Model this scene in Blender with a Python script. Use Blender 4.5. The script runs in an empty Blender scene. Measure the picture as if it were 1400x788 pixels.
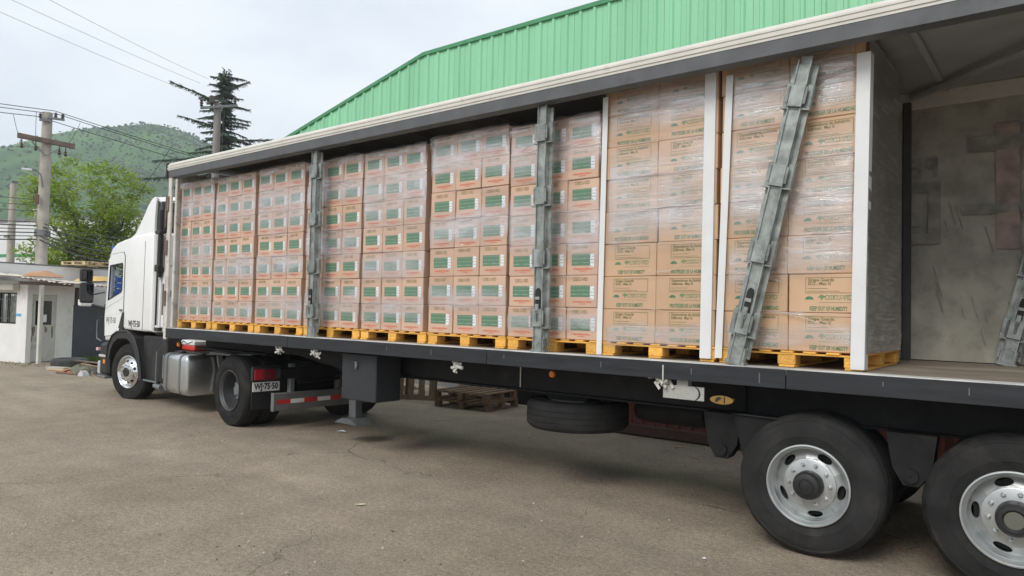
import bpy, bmesh, math, random
from mathutils import Vector, Matrix
from math import radians as R, sin, cos, pi
random.seed(7)
C = bpy.context.scene
COL = C.collection

# ------------------------------------------------------------------ camera
CAMZ = 1.79
cam = bpy.data.objects.new('camera', bpy.data.cameras.new('camera'))
COL.objects.link(cam)
right = Vector((0.78365555, 0.62079939, 0.02218311))
upv = Vector((0.00254847, -0.03892296, 0.99923896))
fwd = Vector((-0.62119038, 0.78300263, 0.03208428))
m = Matrix.Identity(4)
for i in range(3):
    m[i][0], m[i][1], m[i][2] = right[i], upv[i], -fwd[i]
m[0][3], m[1][3], m[2][3] = 0, 0, CAMZ
cam.matrix_world = m
cam.data.sensor_width = 36
cam.data.lens = 975 / 1400 * 36
cam.data.clip_end = 6000
cam.data.clip_start = 0.05
C.camera = cam

# ------------------------------------------------------------------ light
SUN_EL, SUN_AZ = R(43), R(178)      # direction towards the sun, azimuth from +Y clockwise
w = bpy.data.worlds.new('World'); C.world = w; w.use_nodes = True
nt = w.node_tree; nt.nodes.clear()
out = nt.nodes.new('ShaderNodeOutputWorld'); bg = nt.nodes.new('ShaderNodeBackground')
sky = nt.nodes.new('ShaderNodeTexSky'); sky.sky_type = 'NISHITA'; sky.sun_disc = False
sky.sun_elevation = SUN_EL; sky.sun_rotation = SUN_AZ; sky.dust_density = 3.0; sky.air_density = 1.2
tc = nt.nodes.new('ShaderNodeTexCoord'); mp = nt.nodes.new('ShaderNodeMapping')
mp.inputs['Scale'].default_value = (1.0, 1.0, 2.2)
nz = nt.nodes.new('ShaderNodeTexNoise'); nz.inputs['Scale'].default_value = 1.9; nz.inputs['Detail'].default_value = 5
nz.inputs['Roughness'].default_value = 0.55
rp = nt.nodes.new('ShaderNodeValToRGB')
rp.color_ramp.elements[0].position = 0.34; rp.color_ramp.elements[0].color = (5.1, 5.7, 6.5, 1)
rp.color_ramp.elements[1].position = 0.62; rp.color_ramp.elements[1].color = (7.3, 7.65, 8.05, 1)
mx = nt.nodes.new('ShaderNodeMix'); mx.data_type = 'RGBA'; mx.inputs[0].default_value = 0.9
L = nt.links.new
L(tc.outputs['Generated'], mp.inputs['Vector']); L(mp.outputs['Vector'], nz.inputs['Vector'])
L(nz.outputs['Fac'], rp.inputs['Fac'])
L(sky.outputs['Color'], mx.inputs[6]); L(rp.outputs['Color'], mx.inputs[7])
L(mx.outputs[2], bg.inputs['Color']); bg.inputs['Strength'].default_value = 0.10
L(bg.outputs[0], out.inputs[0])
sd = bpy.data.lights.new('sun', 'SUN'); sd.energy = 1.5; sd.angle = R(26); sd.color = (1, 0.96, 0.9)
so = bpy.data.objects.new('sun', sd); COL.objects.link(so)
sdir = Vector((sin(SUN_AZ) * cos(SUN_EL), cos(SUN_AZ) * cos(SUN_EL), sin(SUN_EL)))
so.rotation_euler = sdir.to_track_quat('Z', 'Y').to_euler(); so.location = (0, 0, 60)
C.view_settings.view_transform = 'Standard'; C.view_settings.look = 'None'
C.view_settings.exposure = 0.55; C.view_settings.gamma = 1
C.cycles.max_bounces = 8; C.cycles.transparent_max_bounces = 16
C.cycles.volume_bounces = 1

# ------------------------------------------------------------------ materials
MATS = {}
def mat(name, col, rough=.6, metal=0., var=.12, scale=4., dirt=None, dcol=(.12, .10, .08), dscale=2.5, bump=0., bscale=60., coat=0., objvar=0., spec=.5, stretch=(1, 1, 1)):
    if name in MATS: return MATS[name]
    M = bpy.data.materials.new(name); M.use_nodes = True
    t = M.node_tree; N = t.nodes; K = t.links.new
    b = N['Principled BSDF']
    b.inputs['Roughness'].default_value = rough; b.inputs['Metallic'].default_value = metal
    b.inputs['Specular IOR Level'].default_value = spec
    if coat: b.inputs['Coat Weight'].default_value = coat; b.inputs['Coat Roughness'].default_value = .18
    g = N.new('ShaderNodeTexCoord'); oi = N.new('ShaderNodeObjectInfo')
    ad = N.new('ShaderNodeVectorMath'); ad.operation = 'MULTIPLY_ADD'
    cb = N.new('ShaderNodeCombineXYZ')
    for k in range(3): K(oi.outputs['Random'], cb.inputs[k])
    K(cb.outputs[0], ad.inputs[0]); ad.inputs[1].default_value = (37, 91, 53); K(g.outputs['Object'], ad.inputs[2])
    mpn = N.new('ShaderNodeMapping'); mpn.inputs['Scale'].default_value = stretch; K(ad.outputs[0], mpn.inputs['Vector'])
    n1 = N.new('ShaderNodeTexNoise'); n1.inputs['Scale'].default_value = scale; n1.inputs['Detail'].default_value = 6
    K(mpn.outputs[0], n1.inputs['Vector'])
    r1 = N.new('ShaderNodeMapRange'); r1.inputs[1].default_value = .3; r1.inputs[2].default_value = .7
    r1.inputs[3].default_value = 1 - var; r1.inputs[4].default_value = 1 + var
    K(n1.outputs['Fac'], r1.inputs[0])
    src = r1.outputs[0]
    if objvar:
        r2 = N.new('ShaderNodeMapRange'); r2.inputs[3].default_value = 1 - objvar; r2.inputs[4].default_value = 1 + objvar
        K(oi.outputs['Random'], r2.inputs[0])
        mm = N.new('ShaderNodeMath'); mm.operation = 'MULTIPLY'; K(src, mm.inputs[0]); K(r2.outputs[0], mm.inputs[1]); src = mm.outputs[0]
    vm = N.new('ShaderNodeVectorMath'); vm.operation = 'SCALE'; vm.inputs[0].default_value = col[:3]; K(src, vm.inputs['Scale'])
    cout = vm.outputs[0]
    if dirt:
        n2 = N.new('ShaderNodeTexNoise'); n2.inputs['Scale'].default_value = dscale; n2.inputs['Detail'].default_value = 8
        n2.inputs['Roughness'].default_value = .68; K(mpn.outputs[0], n2.inputs['Vector'])
        r3 = N.new('ShaderNodeMapRange'); r3.inputs[1].default_value = .66 - dirt * .3; r3.inputs[2].default_value = .80 - dirt * .1
        r3.inputs[4].default_value = min(1, .55 + dirt * .5); K(n2.outputs['Fac'], r3.inputs[0])
        mi = N.new('ShaderNodeMix'); mi.data_type = 'RGBA'; K(r3.outputs[0], mi.inputs[0]); K(cout, mi.inputs[6])
        mi.inputs[7].default_value = (*dcol, 1); cout = mi.outputs[2]
    K(cout, b.inputs['Base Color'])
    if bump:
        n3 = N.new('ShaderNodeTexNoise'); n3.inputs['Scale'].default_value = bscale; n3.inputs['Detail'].default_value = 5; K(mpn.outputs[0], n3.inputs['Vector'])
        bp = N.new('ShaderNodeBump'); bp.inputs['Strength'].default_value = bump; bp.inputs['Distance'].default_value = .02
        K(n3.outputs['Fac'], bp.inputs['Height']); K(bp.outputs[0], b.inputs['Normal'])
        if coat: K(bp.outputs[0], b.inputs['Coat Normal'])
    MATS[name] = M
    return M

def nodes(M):
    t = M.node_tree
    return t, t.nodes, t.links.new, t.nodes['Principled BSDF']

def mat_ground():
    M = bpy.data.materials.new('worn_asphalt'); M.use_nodes = True
    t, N, K, b = nodes(M)
    g = N.new('ShaderNodeTexCoord')
    def noise(s, d=6, r=.6, vec=None):
        n = N.new('ShaderNodeTexNoise'); n.inputs['Scale'].default_value = s; n.inputs['Detail'].default_value = d; n.inputs['Roughness'].default_value = r
        K(vec or g.outputs['Object'], n.inputs['Vector']); return n.outputs['Fac']
    def ramp(f, a, bb, ca, cb):
        r = N.new('ShaderNodeValToRGB'); r.color_ramp.elements[0].position = a; r.color_ramp.elements[1].position = bb
        r.color_ramp.elements[0].color = (*ca, 1); r.color_ramp.elements[1].color = (*cb, 1); K(f, r.inputs[0]); return r.outputs[0]
    def mixc(f, a, bb, mode='MIX'):
        n = N.new('ShaderNodeMix'); n.data_type = 'RGBA'; n.blend_type = mode
        if isinstance(f, float): n.inputs[0].default_value = f
        else: K(f, n.inputs[0])
        K(a, n.inputs[6])
        if isinstance(bb, tuple): n.inputs[7].default_value = (*bb, 1)
        else: K(bb, n.inputs[7])
        return n.outputs[2]
    big = ramp(noise(.35, 7, .62), .36, .66, (.295, .248, .192), (.385, .330, .262))
    mid = ramp(noise(2.3, 8, .7), .35, .68, (.86, .855, .85), (1.11, 1.10, 1.09))
    c = mixc(1.0, big, mid, 'MULTIPLY')
    fine = ramp(noise(85, 4, .75), .33, .7, (.48, .48, .48), (1.5, 1.48, 1.45))
    c = mixc(.85, c, fine, 'MULTIPLY')
    grit = ramp(noise(26, 5, .8), .32, .70, (.54, .54, .54), (1.46, 1.45, 1.42))
    c = mixc(.8, c, grit, 'MULTIPLY')
    vo = N.new('ShaderNodeTexVoronoi'); vo.inputs['Scale'].default_value = 60; K(g.outputs['Object'], vo.inputs['Vector'])
    sp = N.new('ShaderNodeMapRange'); sp.inputs[1].default_value = .12; sp.inputs[2].default_value = .2; sp.inputs[3].default_value = 1; sp.inputs[4].default_value = 0
    K(vo.outputs['Distance'], sp.inputs[0])
    pk = N.new('ShaderNodeMath'); pk.operation = 'GREATER_THAN'; pk.inputs[1].default_value = .72; K(vo.outputs['Color'], pk.inputs[0])
    pm = N.new('ShaderNodeMath'); pm.operation = 'MULTIPLY'; K(sp.outputs[0], pm.inputs[0]); K(pk.outputs[0], pm.inputs[1])
    p2 = N.new('ShaderNodeMath'); p2.operation = 'MULTIPLY'; p2.inputs[1].default_value = .55; K(pm.outputs[0], p2.inputs[0])
    c = mixc(p2.outputs[0], c, (.52, .48, .41))
    # cracks
    dn = N.new('ShaderNodeTexNoise'); dn.inputs['Scale'].default_value = 1.6; dn.inputs['Detail'].default_value = 6; K(g.outputs['Object'], dn.inputs['Vector'])
    dm = N.new('ShaderNodeVectorMath'); dm.operation = 'MULTIPLY_ADD'; K(dn.outputs['Color'], dm.inputs[0]); dm.inputs[1].default_value = (.9, .9, 0); K(g.outputs['Object'], dm.inputs[2])
    vc = N.new('ShaderNodeTexVoronoi'); vc.feature = 'DISTANCE_TO_EDGE'; vc.inputs['Scale'].default_value = .55; K(dm.outputs[0], vc.inputs['Vector'])
    cr = N.new('ShaderNodeMapRange'); cr.inputs[1].default_value = .002; cr.inputs[2].default_value = .009; cr.inputs[3].default_value = 1; cr.inputs[4].default_value = 0
    K(vc.outputs['Distance'], cr.inputs[0])
    ms = N.new('ShaderNodeMapRange'); ms.inputs[1].default_value = .5; ms.inputs[2].default_value = .62; K(noise(.6, 3), ms.inputs[0])
    cm = N.new('ShaderNodeMath'); cm.operation = 'MULTIPLY'; K(cr.outputs[0], cm.inputs[0]); K(ms.outputs[0], cm.inputs[1])
    c2 = N.new('ShaderNodeMath'); c2.operation = 'MULTIPLY'; c2.inputs[1].default_value = .5; K(cm.outputs[0], c2.inputs[0])
    c = mixc(c2.outputs[0], c, (.075, .063, .05))
    mpw = N.new('ShaderNodeMapping'); mpw.inputs['Scale'].default_value = (.16, 1.5, 1); mpw.inputs['Rotation'].default_value = (0, 0, .12); K(g.outputs['Object'], mpw.inputs['Vector'])
    c = mixc(1.0, c, ramp(noise(1.0, 4, .55, mpw.outputs[0]), .36, .64, (.93, .93, .935), (1.05, 1.045, 1.04)), 'MULTIPLY')
    # oil and damp stains
    st = N.new('ShaderNodeMapRange'); st.inputs[1].default_value = .60; st.inputs[2].default_value = .74; st.inputs[4].default_value = .5; K(noise(.55, 5, .55), st.inputs[0])
    c = mixc(st.outputs[0], c, (.215, .185, .148))
    K(c, b.inputs['Base Color']); b.inputs['Roughness'].default_value = .9; b.inputs['Specular IOR Level'].default_value = .25
    bp = N.new('ShaderNodeBump'); bp.inputs['Strength'].default_value = .8; bp.inputs['Distance'].default_value = .016
    a1 = N.new('ShaderNodeMath'); a1.operation = 'ADD'; K(noise(60, 6, .75), a1.inputs[0])
    s1 = N.new('ShaderNodeMath'); s1.operation = 'MULTIPLY_ADD'; K(cm.outputs[0], s1.inputs[0]); s1.inputs[1].default_value = -1.2; K(noise(6, 5), s1.inputs[2]); K(s1.outputs[0], a1.inputs[1])
    K(a1.outputs[0], bp.inputs['Height']); K(bp.outputs[0], b.inputs['Normal'])
    return M

def mat_film(name='stretch_film', tint=(.97, .97, .98), lo=.18, hi=.50, dif=.46):
    M = bpy.data.materials.new(name); M.use_nodes = True
    t, N, K, b = nodes(M)
    N.remove(b); o = N['Material Output']
    g = N.new('ShaderNodeTexCoord'); oi = N.new('ShaderNodeObjectInfo')
    cb = N.new('ShaderNodeCombineXYZ')
    for k in range(3): K(oi.outputs['Random'], cb.inputs[k])
    ad = N.new('ShaderNodeVectorMath'); ad.operation = 'MULTIPLY_ADD'; K(cb.outputs[0], ad.inputs[0]); ad.inputs[1].default_value = (31, 67, 43); K(g.outputs['Object'], ad.inputs[2])
    def nz(sc, rot, s, d=5, r=.6):
        mp = N.new('ShaderNodeMapping'); mp.inputs['Scale'].default_value = sc; mp.inputs['Rotation'].default_value = rot
        K(ad.outputs[0], mp.inputs['Vector'])
        n = N.new('ShaderNodeTexNoise'); n.inputs['Scale'].default_value = s; n.inputs['Detail'].default_value = d; n.inputs['Roughness'].default_value = r
        K(mp.outputs[0], n.inputs['Vector']); return n.outputs['Fac']
    streak = nz((1, 1, 17), (0, .10, 0), 3.4, 8, .74)
    diag = nz((1, 1, 9), (0, -.7, 0), 2.6, 6, .7)
    patch = nz((1, 1, 1.3), (0, 0, 0), 2.0, 3)
    def mr(f, a, bb, c, d):
        n = N.new('ShaderNodeMapRange'); n.inputs[1].default_value = a; n.inputs[2].default_value = bb; n.inputs[3].default_value = c; n.inputs[4].default_value = d; K(f, n.inputs[0]); return n.outputs[0]
    def mt(op, a, bb):
        n = N.new('ShaderNodeMath'); n.operation = op; n.use_clamp = op == 'ADD'
        for k, v in ((0, a), (1, bb)):
            if isinstance(v, float): n.inputs[k].default_value = v
            else: K(v, n.inputs[k])
        return n.outputs[0]
    f1 = mr(streak, .53, .72, 0., .42)
    f2 = mr(diag, .60, .74, 0., .34)
    f3 = mr(patch, .36, .68, lo, hi)
    at = N.new('ShaderNodeAttribute'); at.attribute_name = 'fade'
    fac = mt('MULTIPLY', mt('ADD', mt('ADD', f1, f2), f3), at.outputs['Fac'])
    tr = N.new('ShaderNodeBsdfTransparent'); tr.inputs[0].default_value = (*tint, 1)
    gl = N.new('ShaderNodeBsdfGlossy'); gl.inputs['Color'].default_value = (.95, .95, .97, 1); gl.inputs['Roughness'].default_value = .20
    df = N.new('ShaderNodeBsdfDiffuse'); df.inputs[0].default_value = (.80, .80, .82, 1)
    bp = N.new('ShaderNodeBump'); bp.inputs['Strength'].default_value = .35; bp.inputs['Distance'].default_value = .02
    K(mt('ADD', streak, diag), bp.inputs['Height']); K(bp.outputs[0], gl.inputs['Normal'])
    m1 = N.new('ShaderNodeMixShader'); m1.inputs[0].default_value = dif; K(gl.outputs[0], m1.inputs[1]); K(df.outputs[0], m1.inputs[2])
    m2 = N.new('ShaderNodeMixShader'); K(fac, m2.inputs[0]); K(tr.outputs[0], m2.inputs[1]); K(m1.outputs[0], m2.inputs[2])
    K(m2.outputs[0], o.inputs[0])
    return M

def mat_glass():
    M = bpy.data.materials.new('tinted_glass'); M.use_nodes = True
    t, N, K, b = nodes(M); N.remove(b); o = N['Material Output']
    tr = N.new('ShaderNodeBsdfTransparent'); tr.inputs[0].default_value = (.88, .9, .9, 1)
    gl = N.new('ShaderNodeBsdfGlossy'); gl.inputs['Roughness'].default_value = .03
    fr = N.new('ShaderNodeFresnel'); fr.inputs[0].default_value = 1.5
    mm = N.new('ShaderNodeMixShader'); ge = N.new('ShaderNodeNewGeometry'); sb = N.new('ShaderNodeMath'); sb.operation = 'SUBTRACT'; sb.inputs[0].default_value = 1; K(ge.outputs['Backfacing'], sb.inputs[1]); fm = N.new('ShaderNodeMath'); fm.operation = 'MULTIPLY'; K(fr.outputs[0], fm.inputs[0]); K(sb.outputs[0], fm.inputs[1]); K(fm.outputs[0], mm.inputs[0]); K(tr.outputs[0], mm.inputs[1]); K(gl.outputs[0], mm.inputs[2]); K(mm.outputs[0], o.inputs[0])
    return M

def mat_lines(name, base, line, scale, thresh, rough=.6, axis=2):
    """flat print: broken text-like lines across a printed panel"""
    M = bpy.data.materials.new(name); M.use_nodes = True
    t, N, K, b = nodes(M)
    g = N.new('ShaderNodeTexCoord'); sx = N.new('ShaderNodeSeparateXYZ'); K(g.outputs['Object'], sx.inputs[0])
    w1 = N.new('ShaderNodeMath'); w1.operation = 'MULTIPLY'; w1.inputs[1].default_value = scale; K(sx.outputs[axis], w1.inputs[0])
    w2 = N.new('ShaderNodeMath'); w2.operation = 'FRACT'; K(w1.outputs[0], w2.inputs[0])
    gt = N.new('ShaderNodeMath'); gt.operation = 'LESS_THAN'; gt.inputs[1].default_value = thresh; K(w2.outputs[0], gt.inputs[0])
    mp = N.new('ShaderNodeMapping'); mp.inputs['Scale'].default_value = (60, 1, scale * 1.2) if axis == 2 else (scale, 1, 30); K(g.outputs['Object'], mp.inputs['Vector'])
    n = N.new('ShaderNodeTexNoise'); n.inputs['Scale'].default_value = 1; n.inputs['Detail'].default_value = 2; K(mp.outputs[0], n.inputs['Vector'])
    g2 = N.new('ShaderNodeMapRange'); g2.inputs[1].default_value = .40; g2.inputs[2].default_value = .55; K(n.outputs['Fac'], g2.inputs[0])
    mu = N.new('ShaderNodeMath'); mu.operation = 'MULTIPLY'; K(gt.outputs[0], mu.inputs[0]); K(g2.outputs[0], mu.inputs[1])
    mi = N.new('ShaderNodeMix'); mi.data_type = 'RGBA'; K(mu.outputs[0], mi.inputs[0]); mi.inputs[6].default_value = (*base, 1); mi.inputs[7].default_value = (*line, 1)
    K(mi.outputs[2], b.inputs['Base Color']); b.inputs['Roughness'].default_value = rough
    b.inputs['Coat Weight'].default_value = .35
    return M

def mat_hill():
    M = bpy.data.materials.new('hill_grass'); M.use_nodes = True
    t, N, K, b = nodes(M)
    g = N.new('ShaderNodeTexCoord')
    n = N.new('ShaderNodeTexNoise'); n.inputs['Scale'].default_value = .02; n.inputs['Detail'].default_value = 9; n.inputs['Roughness'].default_value = .62; K(g.outputs['Object'], n.inputs['Vector'])
    r = N.new('ShaderNodeValToRGB'); K(n.outputs['Fac'], r.inputs[0])
    e = r.color_ramp.elements; e[0].position = .36; e[0].color = (.030, .066, .030, 1); e[1].position = .64; e[1].color = (.095, .185, .058, 1)
    K(r.outputs[0], b.inputs['Base Color']); b.inputs['Roughness'].default_value = 1; b.inputs['Specular IOR Level'].default_value = .1
    return M

def mat_leaf(name, a, bcol, trans=.3):
    M = bpy.data.materials.new(name); M.use_nodes = True
    t, N, K, b = nodes(M); o = N['Material Output']
    g = N.new('ShaderNodeTexCoord')
    n = N.new('ShaderNodeTexNoise'); n.inputs['Scale'].default_value = 1.3; n.inputs['Detail'].default_value = 6; n.inputs['Roughness'].default_value = .7; K(g.outputs['Object'], n.inputs['Vector'])
    r = N.new('ShaderNodeValToRGB'); K(n.outputs['Fac'], r.inputs[0])
    r.color_ramp.elements[0].position = .35; r.color_ramp.elements[0].color = (*a, 1); r.color_ramp.elements[1].position = .65; r.color_ramp.elements[1].color = (*bcol, 1)
    K(r.outputs[0], b.inputs['Base Color']); b.inputs['Roughness'].default_value = .6; b.inputs['Specular IOR Level'].default_value = .2
    tl = N.new('ShaderNodeBsdfTranslucent'); K(r.outputs[0], tl.inputs[0])
    mm = N.new('ShaderNodeMixShader'); mm.inputs[0].default_value = trans; K(b.outputs[0], mm.inputs[1]); K(tl.outputs[0], mm.inputs[2]); K(mm.outputs[0], o.inputs[0])
    return M

CARD = mat('kraft_card', (.56, .37, .228), .62, var=.07, scale=3, bump=.08, bscale=7, coat=.25, objvar=.09)
CARD2 = mat('kraft_card_pinkish', (.57, .385, .278), .62, var=.08, scale=3, bump=.08, bscale=7, coat=.3, objvar=.09)
INK = mat('green_ink', (.085, .20, .105), .7, var=.25, scale=30)
INKOL = mat('olive_ink', (.26, .20, .08), .7, var=.25, scale=30)
INKR = mat('red_ink', (.60, .14, .08), .7, var=.3, scale=40)
BLACKINK = mat('black_ink', (.02, .02, .022), .6)
GREENP = mat_lines('green_print', (.10, .205, .125), (.24, .33, .23), 26, .26)
STICK = mat_lines('white_sticker', (.74, .76, .78), (.28, .36, .40), 34, .34)
FILM = mat_film(); FILM2 = mat_film('shade_tinted_film', (.42, .43, .42), .50, .74, .12)  # second film is tinted grey to paint shade onto the cargo end face
GLASS = mat_glass()
YEL = mat('yellow_wood', (.80, .43, .085), .7, var=.22, scale=7, dirt=.38, dcol=(.42, .25, .08), bump=.2, bscale=40, objvar=.16, stretch=(1, 1, 1))
OLDW = mat('old_wood', (.19, .13, .08), .85, var=.3, scale=8, dirt=.3, dcol=(.10, .08, .06), bump=.2, objvar=.2)
GALV = mat('galvanised_steel', (.30, .325, .31), .5, .45, var=.32, scale=9, dirt=.6, dcol=(.10, .10, .09), dscale=7, bump=.1, bscale=30)
WHITE = mat('white_paint', (.84, .85, .84), .35, var=.03, dirt=.05, dcol=(.5, .47, .42), dscale=3, coat=.3)
CREAM = mat('cream_paint', (.60, .58, .52), .5, var=.08, dirt=.25, dcol=(.34, .28, .21), dscale=4)
RUSTW = mat('rusty_white_steel', (.62, .60, .55), .55, var=.1, dirt=.55, dcol=(.17, .10, .06), dscale=5)
BLK = mat('black_steel', (.0095, .0100, .0105), .6, var=.4, scale=5, dirt=.3, dcol=(.032, .030, .026), dscale=4, bump=.05, spec=.25)
RAIL = mat('dark_rail', (.015, .018, .022), .5, var=.4, scale=6, dirt=.3, dcol=(.048, .052, .055), dscale=5, stretch=(.35, 1, 3))
RUB = mat('tyre_rubber', (.021, .021, .021), .78, var=.3, scale=5, dirt=.4, dcol=(.050, .047, .041), dscale=3.5, bump=.12, bscale=50, objvar=.2, spec=.22)
PLAS = mat('black_plastic', (.016, .016, .017), .5, var=.2, dirt=.3, dcol=(.05, .047, .043))
ALU = mat('wheel_silver', (.52, .54, .54), .40, .75, var=.18, scale=6, dirt=.42, dcol=(.26, .24, .21), dscale=6)
CHROME = mat('polished_alu', (.74, .75, .75), .16, 1., var=.1, dirt=.1, dcol=(.3, .29, .27))
TANK = mat('tank_alu', (.60, .62, .63), .30, .95, var=.12, scale=2, dirt=.2, dcol=(.25, .24, .22), dscale=3)
DECK = mat('deck_plywood', (.23, .19, .145), .8, var=.3, scale=5, dirt=.5, dcol=(.42, .39, .33), dscale=2.0, bump=.2, bscale=25, stretch=(.3, 1, 1))
TARP = mat('dirty_tarpaulin', (.40, .385, .32), .7, var=.28, scale=3.2, dirt=.55, dcol=(.23, .22, .18), dscale=5, bump=.25, bscale=6)
ROOFIN = mat('roof_underside', (.42, .43, .43), .6, var=.12, scale=2, dirt=.3, dcol=(.26, .26, .255))
SOOT = mat('faded_black_print', (.29, .28, .235), .8, var=.3, scale=8)
REDPR = mat('faded_red_print', (.37, .295, .245), .8, var=.3, scale=8)
MINT = mat('mint_cladding', (.255, .59, .345), .45, var=.07, scale=1.2, dirt=.35, dcol=(.21, .49, .285), dscale=1.6, stretch=(1, 1, .18), objvar=.03)
MINTT = mat('green_trim', (.06, .25, .11), .5, var=.1)
GREYW = mat('grey_cladding', (.20, .20, .195), .7, var=.15)
MAROON = mat('maroon_steel', (.17, .045, .04), .55, var=.2, dirt=.35, dcol=(.06, .03, .025), dscale=3)
CONC = mat('concrete', (.42, .385, .33), .9, var=.15, scale=3, dirt=.3, dcol=(.22, .2, .17), bump=.2)
DWOOD = mat('weathered_timber', (.15, .11, .09), .9, var=.3, scale=4, stretch=(1, 1, 1))
WPAINT = mat('whitewashed_wall', (.76, .76, .73), .85, var=.06, scale=2, dirt=.25, dcol=(.38, .35, .30), dscale=1.6, bump=.1)
BRICKT = mat('brown_tarp', (.46, .26, .14), .7, var=.15)
YTARP = mat('yellow_tarp', (.62, .42, .14), .6, var=.15)
TINROOF = mat('zinc_sheet', (.58, .54, .47), .6, .1, var=.15, dirt=.5, dcol=(.22, .16, .11), dscale=2)
GATE = mat('dark_gate_paint', (.075, .085, .10), .6, var=.1, dirt=.15)
WIRE = mat('wire_black', (.035, .036, .04), .6)
CERAM = mat('dark_insulator', (.07, .05, .045), .3)
BLUE = mat('blue_plastic', (.025, .095, .42), .45)
REDL = mat('red_lens', (.42, .02, .03), .2, var=.1)
REDP = mat('red_plastic', (.62, .05, .035), .35, var=.1)
ORG = mat('orange_lens', (.95, .27, .04), .25)
REFR = mat('red_reflective', (.55, .03, .03), .4)
REFW = mat('white_reflective', (.75, .75, .73), .4)
GREYP = mat('grey_steel', (.19, .20, .20), .55, .3, var=.15, dirt=.3)
WEB = mat('dirty_webbing', (.50, .49, .45), .8, var=.2, scale=20)
EMBL = mat('yellow_emblem', (.27, .16, .035), .5, dirt=.2)
BARK = mat('bark', (.12, .095, .07), .95, var=.3, scale=6, bump=.4, bscale=20)
HOUSE = mat('far_white_wall', (.66, .68, .68), .8, var=.04)
PASTEL = mat('pale_tan_box', (.47, .36, .27), .7)

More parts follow.
